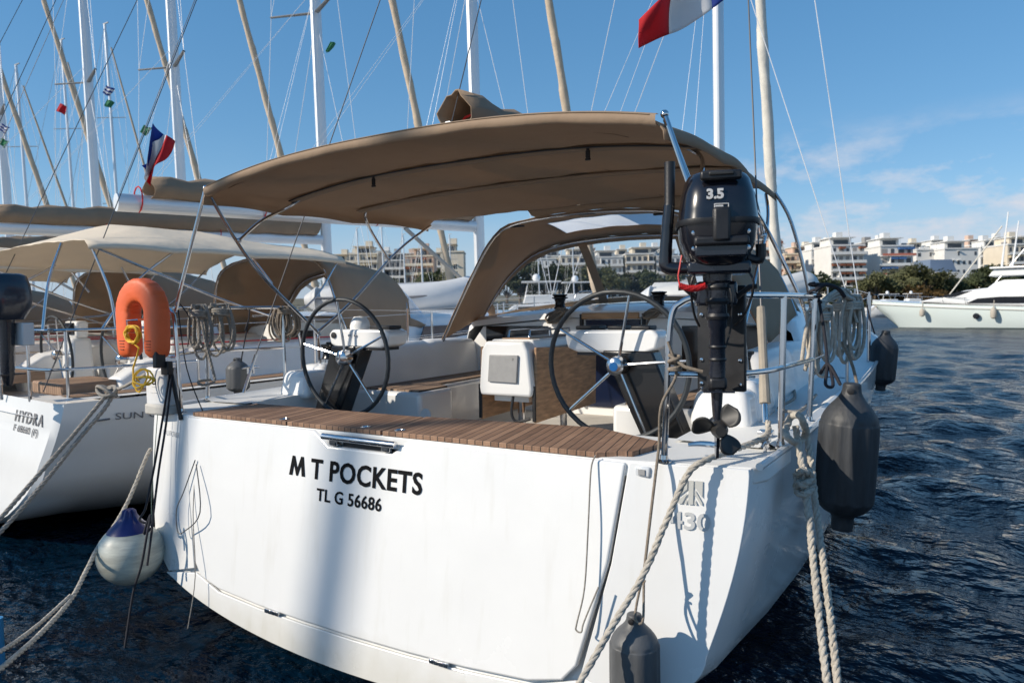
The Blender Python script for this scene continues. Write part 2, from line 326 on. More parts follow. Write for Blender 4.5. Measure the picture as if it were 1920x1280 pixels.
# ================================================================== setting: water, quay
def water():
    xs = []
    def axis(lo, hi, c, d0, g):
        a = [c]; d = d0
        while a[-1] < hi: a.append(a[-1]+d); d *= g
        b = [c]; d = d0
        while b[-1] > lo: b.append(b[-1]-d); d *= g
        return np.array(sorted(set(b[1:]+a)))
    xs = axis(-700, 900, 4.0, .065, 1.0125); ys = axis(-8, 1500, 1.5, .065, 1.0125)
    X, Y = np.meshgrid(xs, ys); Z = np.zeros_like(X); r = np.random.default_rng(3)
    for i in range(46):
        lam = .35*1.115**i if i < 30 else r.uniform(.5, 3.5); th = r.normal(math.radians(215), .95); k = 2*math.pi/lam
        a = .0085*lam**.8*min(1, (1.4/lam)**1.0); ph = k*(X*math.cos(th)+Y*math.sin(th))+r.uniform(0, 6.28)
        loc = np.maximum(np.gradient(xs)[None, :], np.gradient(ys)[:, None]); at_ = np.clip(1.6-3.2*loc/lam, 0, 1)
        Z += a*at_*(np.sin(ph)+.25*np.sin(2*ph+.8))
    calm = 1-.55*np.exp(-(((X+1.5)/4.5)**2+((Y-1)/6)**2)); Z = Z*calm-.2
    n, mm = X.shape; V = np.stack([X, Y, Z], -1).reshape(-1, 3); i = np.arange((n-1)*mm).reshape(n-1, mm)[:, :-1].ravel()
    me = bpy.data.meshes.new('water'); F4 = np.stack([i, i+1, i+mm+1, i+mm], 1)
    me.vertices.add(len(V)); me.vertices.foreach_set('co', V.ravel()); me.loops.add(F4.size); me.loops.foreach_set('vertex_index', F4.ravel().astype(np.int32))
    me.polygons.add(len(F4)); me.polygons.foreach_set('loop_start', np.arange(0, F4.size, 4, dtype=np.int32)); me.polygons.foreach_set('loop_total', np.full(len(F4), 4, dtype=np.int32))
    me.update(); me.validate(); me.polygons.foreach_set('use_smooth', [True]*len(F4))
    M = bpy.data.materials.new('sea_water'); M.use_nodes = True; t = M.node_tree; b = t.nodes['Principled BSDF']
    b.inputs['Base Color'].default_value = (.001, .009, .021, 1); b.inputs['Roughness'].default_value = .06; b.inputs['IOR'].default_value = 1.33; b.inputs['Specular IOR Level'].default_value = .36
    c = t.nodes.new('ShaderNodeTexCoord'); h = None
    for sc, st, sx in ((1.5, .22, (1, 1.3, 1)), (4.5, .11, (1, 1.4, 1)), (14, .03, (1, 1.2, 1))):
        mp = t.nodes.new('ShaderNodeMapping'); mp.inputs['Scale'].default_value = sx; mp.inputs['Rotation'].default_value = (0, 0, .4); t.links.new(c.outputs['Object'], mp.inputs[0])
        n_ = t.nodes.new('ShaderNodeTexNoise'); n_.inputs['Scale'].default_value = sc; n_.inputs['Detail'].default_value = 3; t.links.new(mp.outputs[0], n_.inputs[0])
        q = t.nodes.new('ShaderNodeMath'); q.operation = 'MULTIPLY_ADD'; q.inputs[1].default_value = st; t.links.new(n_.outputs[0], q.inputs[0])
        if h: t.links.new(h.outputs[0], q.inputs[2])
        else: q.inputs[2].default_value = 0
        h = q
    bp = t.nodes.new('ShaderNodeBump'); bp.inputs['Strength'].default_value = .8; bp.inputs['Distance'].default_value = 1; t.links.new(h.outputs[0], bp.inputs['Height']); t.links.new(bp.outputs[0], b.inputs['Normal'])
    sp = t.nodes.new('ShaderNodeSeparateXYZ'); t.links.new(c.outputs['Object'], sp.inputs[0]); mr = t.nodes.new('ShaderNodeMapRange'); mr.inputs[1].default_value = 6; mr.inputs[2].default_value = 60; mr.inputs[3].default_value = .05; mr.inputs[4].default_value = .30
    t.links.new(sp.outputs[1], mr.inputs[0]); t.links.new(mr.outputs[0], b.inputs['Roughness'])
    me.materials.append(M); o = bpy.data.objects.new('water', me); COL.objects.link(o); o['kind'] = 'structure'
water()
CONC = mat('quay_concrete', (.30, .29, .27), .85, var=.2, vs=3, bump=.4, bs=30)
q = MB().box((-10, -8.2, -.6), (80, 8, 1.8)).build('quay', CONC, bevel=.04); q['kind'] = 'structure'

# ================================================================== shared boat builders
def interp(ys, vals, y):
    ys = list(ys); i = max(0, min(len(ys)-2, next((k for k in range(len(ys)-1) if y <= ys[k+1]), len(ys)-2)))
    t = (y-ys[i])/(ys[i+1]-ys[i]); p = [vals[max(i-1, 0)], vals[i], vals[i+1], vals[min(i+2, len(ys)-1)]]
    a = .5*((2*p[1])+(p[2]-p[0])*t+(2*p[0]-5*p[1]+4*p[2]-p[3])*t*t+(3*p[1]-p[0]-3*p[2]+p[3])*t**3)
    return a
class Hull:
    def __init__(s, ys, b, sh, c, zc, zb, rake=.13, cham=.12, inset=.02):
        s.ys, s.b, s.sh, s.c, s.zc, s.zb = ys, b, sh, c, zc, zb; s.rake, s.cham, s.inset = rake, cham, inset
    def at(s, n, y): return interp(s.ys, getattr(s, n), y)
    def sec(s, y, n1=5, n2=9):
        b, sh, c, zc, zb = [s.at(k, y) for k in ('b', 'sh', 'c', 'zc', 'zb')]; P = []
        for i in range(n1):
            t = i/n1; P.append((lerp(b, c, t**1.3)+.02*math.sin(math.pi*t)*min(1, c), lerp(sh, zc, t)))
        for i in range(n2+1):
            a = math.pi/2*i/n2; P.append((c*math.cos(a), zc-(zc-zb)*math.sin(a)))
        return P
    def ty(s, x, z): return -s.rake*(s.sh[0]-z)/1.02+.16*max(0, abs(x)-1.57)
    def build(s, mt, parent, name='hull'):
        st = [0, .35, .8, 1.5, 2.3, 3.2, 4.2, 5.3, 6.4, 7.5, 8.5, 9.4, 10.2, 10.9, 11.5, 12]; L = s.ys[-1]; st = [x*L/12 for x in st]; rows = []
        def full(P, y): return [Vector((x, y(x, z), z)) for x, z in P]+[Vector((-x, y(x, z), z)) for x, z in P[-2::-1]]
        P0 = s.sec(0); tr = [(x*(1-s.inset), z) for x, z in P0]
        rows.append(full(tr, lambda x, z: s.ty(x, z)+.016))
        rows.append(full(P0, lambda x, z: s.ty(x, z)+s.cham))
        for y in st[1:]: rows.append(full(s.sec(y), lambda x, z: y))
        mb = MB().grid(rows); n = len(tr); N2 = len(rows[0])
        mb.f += [(i, i+1, N2-2-i, N2-1-i) for i in range(n-2)]+[(n-2, n-1, n)]
        s.ob = mb.build(name, mt, parent, smooth=38); return s.ob
def wheel(root, c, r, tilt=0, rim=.016, hubm=None, n=40, spokes=5, rot=.25, tilty=0):
    c = Vector(c); M = Matrix.Rotation(tilt, 3, 'X')
    def P(a, q, d=0): return c+M @ Vector((q*math.sin(a), d, q*math.cos(a)))
    w_ = MB().tube([P(2*math.pi*i/n, r) for i in range(n)], rim, 10, closed=True).build('steering_wheel', mat('wheel_leather', (.022, .028, .034), .5, var=.2, vs=30, bump=.1, bs=150), root)
    for i in range(spokes):
        a = rot+2*math.pi*i/spokes; MB().tube([P(a, .03, .02), P(a, r*.93, 0), P(a, r, 0)], [.0105, .0085, .007], 8).build('spoke', STEEL, w_)
    M2 = M @ Matrix.Rotation(math.pi/2, 3, 'X')
    MB().lathe([(.02, -.05), (.055, -.045), (.06, -.01), (.055, .03), (.035, .045), (.0, .047)], 20, c, M2).build('hub', STEEL, w_)
    if hubm: MB().lathe([(.027, .046), (.026, .05), (0, .0505)], 20, c, M2).build('hub_badge', hubm, w_)
    return w_
def bimini(root, y0, y1, hw, ze, cr, mt, bows, drop=.1, rnd=.1, flare=.06, skew=0, p=2.5, wr=.012, fl=.8, k0=1, ka=.45, rise=-.02):
    rows = []; n = 26; ny = 30
    for i in range(ny+1):
        t = i/ny; y = lerp(y0, y1, t); row = []; fr = [(b-y0)/(y1-y0) for b in bows]; sag = 0
        for a, b in zip(fr, fr[1:]):
            if a <= t <= b: sag = math.sin(math.pi*(t-a)/(b-a))
        h = hw+flare*math.sin(math.pi*min(1, t*1.3))
        side = [(-h-.045, ze-drop), (-h-.04, ze-drop*.5), (-h-.02, ze-.02)]
        mid = [(-h+rnd*.3+(2*(h-rnd*.3))*j/n, 0) for j in range(n+1)]
        for x, z in side: row.append(Vector((x, y, z+.02*sag+rise*t)))
        for x, _ in mid:
            ck = k0+(1-k0)*math.sin(min(1, t/ka)*math.pi/2); z = ze+.015+rise*t+cr*ck*(1-fl*t**1.5)*(1-abs(x/h)**p)-wr*2.2*sag*(1-abs(x/h)**4)+.004*math.sin(x*9+y*5)+.003*math.sin(x*21-y*13); row.append(Vector((x, y, z)))
        for x, z in side[::-1]: row.append(Vector((-x, y, z+.02*sag+rise*t)))
        rows.append(row)
    o = MB().grid(rows).build('bimini_canopy', mt, root, smooth=60, solid=.006)
    return o, rows
def tubes(root, name, paths, r=.0125, mt=None, mirror=True, k=5):
    for P in paths:
        for s in ((1, -1) if mirror else (1,)):
            MB().tube([(p[0]*s, p[1], p[2]) for p in P], r, 10, k).build(name, mt or STEEL, root)
def dodger(root, A, Bq, Cq, mt, strip=None, pane=VINYL, wing=True, divs=(.36, .64), sky=None):
    # A, Bq, Cq: half profiles from the foot (x<0) to the centre, mirrored
    def full(P):
        P = [Vector(p) for p in P]; Q = catmull(P+[Vector((-p.x, p.y, p.z)) for p in P[-2::-1]], 5)
        L = [0]
        for a, b in zip(Q, Q[1:]): L.append(L[-1]+(b-a).length)
        def f(t):
            d = t*L[-1]; i = 0
            while i < len(L)-2 and L[i+1] < d: i += 1
            return Q[i].lerp(Q[i+1], (d-L[i])/max(1e-9, L[i+1]-L[i]))
        return f
    a, b, c = full(A), full(Bq), full(Cq); n = 44
    rows = []
    for i in range(9):
        s = i/8; rows.append([a(j/n).lerp(b(j/n), s)+Vector((0, 0, .05*math.sin(math.pi*s)*math.sin(math.pi*j/n)-.004*math.sin(j*1.7+i))) for j in range(n+1)])
    gm = MB().grid(rows)
    if sky:
        t0, t1, i0, i1 = sky; N_ = n; gm.f = [f_ for f_ in gm.f if not (i0 <= f_[0]//(N_+1) < i1 and t0 <= f_[0] % (N_+1) < t1)]
        MB().grid([[p-Vector((0, 0, .004)) for p in rows[i][t0:t1+1]] for i in range(i0, i1+1)]).build('dodger_skylight', mat('skylight_vinyl', (.74, .77, .80), .3, transl=.85), root, smooth=60)
    o = gm.build('dodger_canopy', mt, root, smooth=60, solid=.006)
    # windscreen: panels between b (top) and c (bottom) with fabric borders
    def fill(name, t0, t1, s0, s1, m, off=0, par=root):
        nn_ = 12; R = []
        for i in range(7):
            s = lerp(s0, s1, i/6); R.append([b(lerp(t0, t1, j/nn_)).lerp(c(lerp(t0, t1, j/nn_)), s)+Vector((0, .03*math.sin(math.pi*s)+off, 0)) for j in range(nn_+1)])
        return MB().grid(R).build(name, m, par, smooth=60, solid=.004 if m is not pane else 0)
    d0, d1 = divs; bd = .012; e = .045
    fill('windscreen_border', e, 1-e, 0, .08, mt, .004); fill('windscreen_border', e, 1-e, .93, 1, mt, .004)
    fill('windscreen_strap', d0-.012, d0+.012, .0, 1, mt, -.006); fill('windscreen_strap', d1-.012, d1+.012, 0, 1, mt, -.006)
    fill('windscreen_strap', e-.03, e+.0, .0, 1, mt, .004); fill('windscreen_strap', 1-e, 1-e+.03, 0, 1, mt, .004)
    for t0, t1 in ((e, d0-.01), (d0+.01, d1-.01), (d1+.01, 1-e)): fill('windscreen_pane', t0, t1, .07, .94, pane, .0)
    for f_, nm in ((a, 'dodger_bow'), (b, 'dodger_bow')):
        MB().tube([f_(j/40)+Vector((0, .02 if f_ is a else -.02, -.018)) for j in range(41)], .0125, 8).build(nm, STEEL, root)
    return o
def flagmesh(o, ex, ez, L, H, cols, root, amp=.05, wl=3.2, droop=0, seed=0, horiz=False):
    """cloth from the hoist outwards; one mesh per colour band"""
    o = Vector(o); ex = Vector(ex).normalized(); ez = Vector(ez).normalized(); nz = ex.cross(ez); r = random.Random(seed); ph = r.uniform(0, 6)
    def P(s, t):
        a = amp*s**.7
        return o+ex*(L*s*.93)+ez*(H*t-droop*s*s+a*.5*math.sin(4*s*wl/3+ph+t*1.2))+nz*(a*math.sin(6.28*s*wl/3+ph+t*1.6)+a*.4*math.sin(14*s+ph*2-t*3))
    n = len(cols); out_ = []
    for i, c in enumerate(cols):
        R = []
        for a in range(9 if not horiz else 25):
            R.append([(P(lerp(i/n, (i+1)/n, a/8), b/10) if not horiz else P(a/24, lerp(i/n, (i+1)/n, b/10))) for b in range(11)])
        MB().grid(R).build('flag_band', c, root, smooth=60, solid=.003)
# ================================================================== the yacht in front
Y = thing('sailing_yacht', 'white sailing yacht in front, its broad stern towards us, tan bimini over two black wheels', 'sailing yacht')
HU = Hull([0, 1, 2.5, 5, 7.5, 9.5, 11, 12, 12.5], [2.12, 2.17, 2.21, 2.22, 2.08, 1.68, 1.05, .4, .03], [1.2, 1.205, 1.23, 1.3, 1.38, 1.47, 1.55, 1.61, 1.63],
          [1.97, 2.04, 2.08, 2.0, 1.72, 1.2, .6, .14, .02], [.42, .40, .38, .4, .45, .5, .55, .6, .6], [-.09, -.24, -.4, -.5, -.5, -.4, -.3, -.1, .2])
hull = HU.build(HULLW, Y)
P0 = [(x*(1-.02), z) for x, z in HU.sec(0, 12, 24)]
def tp(off=0): return lambda x, z, d: Vector((x, HU.ty(x, z)+d+off, z))
# transom: swim platform door, side panels, lower band
dout = [(-1.565, 1.195), (-.37, 1.195), (-.245, 1.115), (.225, 1.115), (.36, 1.195), (1.565, 1.195), (1.50, .75), (1.37, .28), (1.30, .20), (1.12, .155), (.75, .128), (.38, .116), (0, .112),
        (-.38, .116), (-.75, .128), (-1.12, .155), (-1.30, .20), (-1.37, .28), (-1.50, .75)]
door = MB().prism(dout, lambda x, z, d: Vector((x, -.13*(1.2-z)/1.02+d, z)), -.012, .03).build('swim_platform', HULLW, Y, bevel=.012, seg=3, smooth=40)
k_ = next(i for i in range(len(P0)) if P0[i][1] <= .165); t_q = (P0[k_-1][1]-.165)/(P0[k_-1][1]-P0[k_][1]); XQ = (lerp(P0[k_-1][0], P0[k_][0], t_q), .165)
for s in (1, -1):
    ol = [(x, z) for x, z in P0 if z > .165]+[XQ]; inner = [(1.384, .235), (1.512, .75), (1.577, 1.2)]
    poly = [(s*x, z) for x, z in [(1.577, 1.2)]+ol]+[(s*x, z) for x, z in inner[:2]]
    pl = MB().prism(poly, tp(), 0, .014).build('transom_panel', HULLW, Y, bevel=.006)
low = [(XQ[0]+.004, .160)]+[(x, z) for x, z in P0 if z < .155]
poly = [(-x, z) for x, z in low]; poly = poly+[(x, z) for x, z in low[::-1][1:]]; poly = [(-1.36, .21)]+poly+[(1.36, .21), (1.13, .135), (.75, .108), (.38, .096), (0, .092), (-.38, .096), (-.75, .108), (-1.13, .135)]
MB().prism(poly, lambda x, z, d: Vector((x, -.13*(1.2-z)/1.02+d, z)), -.002, .014).build('transom_sill', HULLW, Y, bevel=.004)
for x in (-.615, .615):
    h = MB()
    for i in range(4): h.box((x-.045+i*.03, -.147, .118+.0), (.027, .024, .024))
    h.tube([(x-.06, -.152, .122), (x+.06, -.152, .122)], .006); h.build('hinge', STEEL, door, bevel=.003)
hd = T([(-.275, -.035, 1.172), (.265, -.035, 1.167)], .019, 'platform_handle', STEEL, door, 14)
for x in (-.2, .19): MB().box((x, -.012, 1.15), (.06, .05, .055)).build('handle_bracket', STEEL, hd, bevel=.008)
MB().box((-.005, .012, 1.135), (.3, .016, .04)).build('handle_recess', BLACK, hd)
yt = lambda z: -.13*(1.2-z)/1.02-.0135
text('T POCKETS', .158, (-.369, yt(.925)-.002, .925), (1, 0, 0), (0, .13, 1), INK, door, bold=.0036, sp=1.07, sx=.955, ax='LEFT')
hM = .112; gm = [(0, 0), (.020, hM), (.040, hM), (.066, .042), (.092, hM), (.112, hM), (.132, 0), (.106, 0), (.096, .066), (.072, 0), (.060, 0), (.036, .066), (.026, 0)]
MB().prism(gm, lambda x, z, d: Vector((-.548+x, yt(.925+z)-d, .925+z)), .0005, .0025).build('lettering', INK, door, smooth=0)
text('TL G 56686', .098, (-.065, yt(.805)-.002, .805), (1, 0, 0), (0, .13, 1), INK, door, bold=.0015, sp=1.05, sx=.98)
text('430', .10, (1.845, HU.ty(1.845, .95)-.003, .935), (1, .16, 0), (0, .13, 1), INKG, hull, bold=.002, sx=1.15)
text('DUFOUR', .05, (-1.80, HU.ty(1.8, 1.05)-.003, 1.045), (1, -.16, 0), (0, .13, 1), INKF, hull, sx=1.2)
def emblem():
    o = Vector((1.795, HU.ty(1.795, 1.04)-.003, 1.04)); ex = Vector((1, .16, 0)).normalized(); ez = Vector((0, .13, 1)).normalized(); s = .1
    fn = lambda x, y, d: o+ex*(x*s)+ez*(y*s)+Vector((0, -1, 0))*d; mb = MB()
    for p in ([(0, .15), (0, 0), (.16, .0), (.36, .42), (.36, .46)], [(.42, 0), (.62, 0), (.62, 1), (.42, 1)], [(.25, .0), (.36, 0), (.36, .26)], [(.68, .22), (.68, 0), (.8, 0)], [(.68, .4), (.95, 0), (1, 0), (1, .1), (.68, .62)], [(.68, .74), (1, .3), (1, 1), (.68, 1)], [(0, .3), (.36, .62), (.36, 1), (0, 1)]):
        mb.prism(p, fn, 0, .002)
    mb.build('emblem', mat('emblem_grey', (.52, .52, .49), .45), hull)
emblem()
# stern light
sl = at(1205, 884, Y=.01); MB().box(sl, (.075, .02, .05)).build('stern_light', mat('lamp_clear', (.62, .64, .66), .12, spec=.9), Y, bevel=.012); MB().box(sl+Vector((0, -.012, 0)), (.03, .008, .024)).build('stern_light_lens', GREY, Y)
# deck with the cockpit well
def deck():
    mb = MB(); ys = [.5, .62, 1, 1.5, 2, 2.6, 3.2, 3.5]; wi = [1.62]*8
    for s in (1, -1): mb.grid([[Vector((s*(HU.at('b', y)-.005), y, HU.at('sh', y)+.008)), Vector((s*(HU.at('b', y)-.07), y, HU.at('sh', y)+.035)), Vector((s*(HU.at('b', y)-.12), y, HU.at('sh', y)+.012)), Vector((s*wi[i], y, HU.at('sh', y)+.018))] for i, y in enumerate(ys)])
    MB().prism([(-2.085, .105), (-1.57, .004), (1.57, .004), (2.085, .105), (2.13, .20), (2.15, .62), (-2.15, .62), (-2.13, .20)], lambda x, y, d: Vector((x, y, d)), 1.13, 1.204).build('aft_deck', NSKID, Y, bevel=.012, seg=3)
    mb.grid([[Vector((x*HU.at('b', y), y, HU.at('sh', y)+.01+.05*(1-x*x))) for x in (-1, -.9, -.6, -.3, 0, .3, .6, .9, 1)] for y in (3.5, 4.5, 5.5, 6.5, 7.5, 8.5, 9.5, 10.4, 11.2, 11.8, 12.35)])
    mb.build('deck', NSKID, Y)
    wl = MB(); 
    for s in (1, -1): wl.grid([[Vector((s*1.62, y, z)) for z in (.8, 1.22)] for y in (.56, 3.5)])
    wl.grid([[Vector((x, .56, z)) for z in (.8, 1.19)] for x in (-1.62, 1.62)]); wl.build('cockpit_well', WHITE2, Y)
    MB().grid([[Vector((x, y, .82+.001*x)) for x in (-1.62, 0, 1.62)] for y in (.56, 2, 3.5)]).build('cockpit_sole', mat('sole_grey', (.55, .52, .47), .6, var=.05, vs=3), Y)
deck()
# toe rail / gunwale on both sides
for s in (1, -1):
    MB().tube([(s*(HU.at('b', y)-.01), y, HU.at('sh', y)+.012) for y in [.1, .5, 1, 2, 3, 4, 5, 6, 7, 8, 9, 10, 11, 11.8, 12.4]], .017, 8, 3).build('gunwale', WHITE, Y)
# teak on the platform top, three panels
edge = lambda x: -.01+.0*x
tk = [(-1.52, -.62, .50), (-.61, .13, .50), (.14, 1.56, .52)]
for i, (x0, x1, f) in enumerate(tk):
    sh = .2*(f-.02)
    poly = [(x0+(.0 if i == 0 else .0), .0), (x1, .0), (x1-sh*(1 if i < 2 else -.35), f+(-.12 if i == 2 else 0)), (x0-sh*(1 if i else -.2), f)]
    if i == 2: poly = [(x0, 0), (1.42, 0), (1.5, .07), (1.56, .085), (1.62, .36), (1.15, f+.10), (x0-sh, f)]
    MB().prism(poly, lambda x, y, d: Vector((x, y, d)), 1.203, 1.228).build('teak_panel', TEAK, Y, bevel=.003)
for x in (-.70, -.03, .22): MB().lathe([(.032, 0), (.032, .004), (.02, .006), (.018, .002), (0, .002)], 16, (x, .055, 1.228)).build('deck_fitting', STEEL, Y)
# cockpit furniture
for s in (1, -1):
    b_ = MB().prism([(.83, 1.55), (1.6, 1.55), (1.6, 3.5), (1.08, 3.5), (1.02, 2.05), (.83, 2.0)], lambda x, y, d: Vector((s*x, y, d)), .8, 1.215).build('bench', WHITE, Y, bevel=.035, seg=3)
    MB().prism([(.9, 1.62), (1.5, 1.62), (1.5, 3.42), (1.13, 3.42), (1.08, 2.12), (.9, 2.02)], lambda x, y, d: Vector((s*x, y, d)), 1.212, 1.228).build('seat_teak', TEAK2, b_, bevel=.004)
    # coaming / backrest, higher towards the cabin
    prof = [(1.52, 1.2), (1.57, 1.53), (1.62, 1.57), (1.74, 1.57), (1.8, 1.52), (1.86, 1.2)]; rows = []
    for y, k, dx_ in ((1.55, .35, .0), (1.72, .88, 0), (1.85, 1, 0), (2.6, 1.05, 0), (2.68, .97, .0), (2.76, 1.06, 0), (3.3, 1.03, .02), (3.5, .98, .04)): rows.append([Vector((s*(x+dx_), y, 1.2+(z-1.2)*k)) for x, z in prof])
    m_ = MB().grid(rows); m_.f.append(tuple(range(6))); m_.build('coaming', WHITE2, Y, bevel=.02, smooth=50)
    # winch mound and winch
    mm_ = MB().box((s*1.72, 1.42, 1.33), (.36, .5, .24), taper=.7).build('winch_mound', WHITE, Y, bevel=.05, seg=3)
    wn_ = MB().lathe([(.075, 0), (.08, .02), (.06, .05), (.052, .10), (.062, .13), (.075, .14), (.075, .155), (.03, .16), (.028, .175), (0, .175)], 24, (s*1.72, 1.45, 1.45)).build('winch', mat('winch_black', (.02, .02, .022), .25, metal=.4), Y)
    MB().lathe([(.082, 0), (.082, .03), (.07, .035)], 24, (s*1.72, 1.45, 1.45)).build('winch_base', STEEL, wn_)
    # leaning pedestal, instrument pod, wheel
    pd = MB().prism([(1.28, 1.0), (1.55, 1.0), (1.30, 1.62), (.98, 1.62)], lambda x, z, d: Vector((s*x, d, z)), 1.06, 1.2).build('pedestal', mat('pedestal_black', (.010, .010, .011), .25, coat=.3), Y, bevel=.012)
    wheel(Y, (s*1.105, .99, 1.535), .44, .05, hubm=mat('badge_blue', (.01, .10, .30), .2) if s > 0 else None, rot=.22 if s > 0 else -.08)
    T([(s*1.105, .99, 1.52), (s*1.13, 1.1, 1.51)], .03, 'wheel_shaft', BLACK, Y, 12)
    px = s*1.03; pod = MB().prism([(-.29, 1.66), (-.31, 1.74), (-.27, 1.775), (.27, 1.775), (.31, 1.74), (.29, 1.66), (.22, 1.635), (-.22, 1.635)], lambda x, z, d: Vector((px+x, 1.17+d, z-.03)), -.1, .12).build('instrument_pod', WHITE, Y, bevel=.018, seg=3)
    MB().box((px, 1.18, 1.597), (.46, .18, .02)).build('pod_base', BLACK, pod)
    if s > 0:
        for x, ww in ((-.17, .16), (.02, .11), (.18, .12)): MB().box((px+x, 1.17, 1.757), (ww, .13, .024)).build('instrument', BLACK, pod, bevel=.008)
    else:
        MB().lathe([(.075, 0), (.078, .02), (.07, .06), (.045, .095), (.0, .1)], 24, (px-.09, 1.19, 1.745)).build('compass_cover', WHITE2, pod)
        MB().box((px+.17, 1.19, 1.758), (.2, .14, .026)).build('instrument', BLACK, pod, bevel=.006)
        for x in (-.25,): MB().lathe([(.024, 0), (.024, .008), (0, .01)], 16, (px+x, 1.068, 1.70), Matrix.Rotation(math.pi/2, 3, 'X')).build('engine_button', BLACK, pod)
        for x in (-.08, -.02): MB().lathe([(.01, 0), (.01, .012), (0, .014)], 10, (px+x, 1.068, 1.70), Matrix.Rotation(math.pi/2, 3, 'X')).build('pod_screw', STEEL, pod)
# helm seat moulding at the starboard and port quarters
for s in (1, -1):
    MB().box((s*1.70, 1.22, 1.30), (.36, .44, .22), taper=.8).build('helm_seat', WHITE, Y, bevel=.05, seg=3)
MB().lathe([(.05, 0), (.055, .006), (.055, .01), (.03, .012), (0, .006)], 20, at(800, 778, Y=1.545)+Vector((0, -.004, 0)), Matrix.Rotation(math.pi/2, 3, 'X')).build('cockpit_speaker', WHITE2, Y)
# cockpit table
tb = MB().prism([(-.215, 1.24), (-.225, 1.30), (-.20, 1.58), (-.165, 1.645), (.165, 1.645), (.20, 1.58), (.235, 1.30), (.225, 1.24)], lambda x, z, d: Vector((x, d, z)), 1.5, 1.64).build('cockpit_table', WHITE, Y, bevel=.022, seg=3)
MB().prism([(-.20, 1.58), (-.18, 1.655), (.18, 1.655), (.20, 1.58)], lambda x, z, d: Vector((x, d, z)), 1.62, 2.62).build('table_top', WHITE, tb, bevel=.014)
MB().box((0, 2.1, 1.656), (.24, .85, .012)).build('table_inlay', WOOD, tb)
for s in (1, -1):
    MB().prism([(1.54, 1.05), (2.58, 1.07), (2.6, 1.56), (1.56, 1.6)], lambda y, z, d: Vector((s*(.222+d), y, z)), 0, .022).build('table_leaf', WOOD, tb, bevel=.006)
    MB().box((s*.233, 1.532, 1.19), (.026, .016, .26)).build('leaf_edge', BLACK, tb, bevel=.004)
    gr = T([(s*.09, 1.72, 1.665), (s*.09, 1.735, 1.715), (s*.09, 2.4, 1.715), (s*.09, 2.41, 1.665)], .008, 'grab_rail', STEEL, tb)
    MB().tube([(s*.09, 2.05, 1.66), (s*.09, 2.05, 1.715)], .006).build('grab_rail_post', STEEL, tb)
MB().box((0, 2.05, 1.4), (.3, .9, .42)).build('table_core', WHITE2, tb)
MB().prism([(-.135, 1.345), (-.118, 1.545), (.13, 1.545), (.115, 1.34)], lambda x, z, d: Vector((x, d, z)), 1.482, 1.502).build('plotter_cover', GREY, tb, bevel=.006)
text('R', .03, (.09, 1.4815, 1.505), (1, 0, 0), (0, 0, 1), mat('grey_mark', (.18, .18, .18), .5), tb)
T([(.06, 1.53, 1.25), (.06, 1.5, 1.12), (.1, 1.5, 1.06), (.2, 1.53, 1.08)], .011, 'table_cable', BLACK, tb, 8, 5)
for y in (1.75, 2.45): T([(.0, y, .82), (.0, y, 1.25)], .03, 'table_leg', STEEL, tb, 12)
# cabin: bulkhead, windows, companionway, coachroof
bh = MB().prism([(-1.72, .8), (-1.72, 1.42), (-1.5, 1.70), (-.5, 1.78), (.5, 1.78), (1.5, 1.70), (1.72, 1.42), (1.72, .8)], lambda x, z, d: Vector((x, d, z)), 3.5, 3.56).build('cabin_bulkhead', WHITE, Y, bevel=.01)
def panel(name, mt, x0, x1, z0, z1, y, th=.012, par=Y): return MB().prism([(x0, z0), (x1, z0), (x1, z1), (x0, z1)], lambda x, z, d: Vector((x, d, z)), y-th, y+.01).build(name, mt, par, bevel=.006)
panel('bulkhead_window', DARKWIN, -1.46, -.70, 1.50, 1.70, 3.5, par=bh); panel('bulkhead_window', DARKWIN, .70, 1.46, 1.28, 1.70, 3.5, par=bh)
cw = panel('companionway_door', NAVY, -.27, .30, .9, 1.76, 3.5, .02, bh); MB().box((0, 3.47, 1.80), (.6, .05, .06)).build('companionway_trim', WOODL, cw, bevel=.01)
for x in (-.31, .34): MB().box((x, 3.475, 1.36), (.03, .04, .92)).build('door_frame', BLACK, cw, bevel=.005)
def coach():
    rows = []
    for y, hw, z in ((3.46, 1.66, 1.70), (3.47, 1.66, 1.76), (3.6, 1.68, 1.80), (5, 1.6, 1.86), (6.5, 1.42, 1.88), (8, 1.15, 1.86), (9, .9, 1.75), (9.8, .6, 1.55)):
        dz = HU.at('sh', y); r = [Vector((-hw-.12, y, dz)), Vector((-hw, y, z-.06)), Vector((-hw+.08, y, z))]+[Vector((hw*x, y, z+.09*(1-x*x*1.2))) for x in (-.75, -.5, -.25, 0, .25, .5, .75)]+[Vector((hw-.08, y, z)), Vector((hw, y, z-.06)), Vector((hw+.12, y, dz))]
        rows.append(r)
    o = MB().grid(rows).build('coachroof', WHITE, Y, smooth=50)
    for s in (1, -1): MB().prism([(4.0, 1.55), (7.2, 1.56), (7.4, 1.68), (4.1, 1.70)], lambda y, z, d: Vector((s*(lerp(1.70, 1.32, (y-4)/3.6)+.02+d), y, z)), 0, .01).build('cabin_window', DARKWIN, o)
coach()
for p in (at(1050, 573, Y=3.75), at(1235, 568, Y=3.75)):
    p.z = 1.845; wq = MB().lathe([(.075, 0), (.08, .02), (.055, .05), (.05, .1), (.06, .13), (.085, .14), (.085, .15), (.06, .155), (.08, .17), (.08, .18), (.03, .185), (0, .185)], 24, p).build('winch', mat('winch_black', (.02, .02, .022), .25, metal=.4), Y)
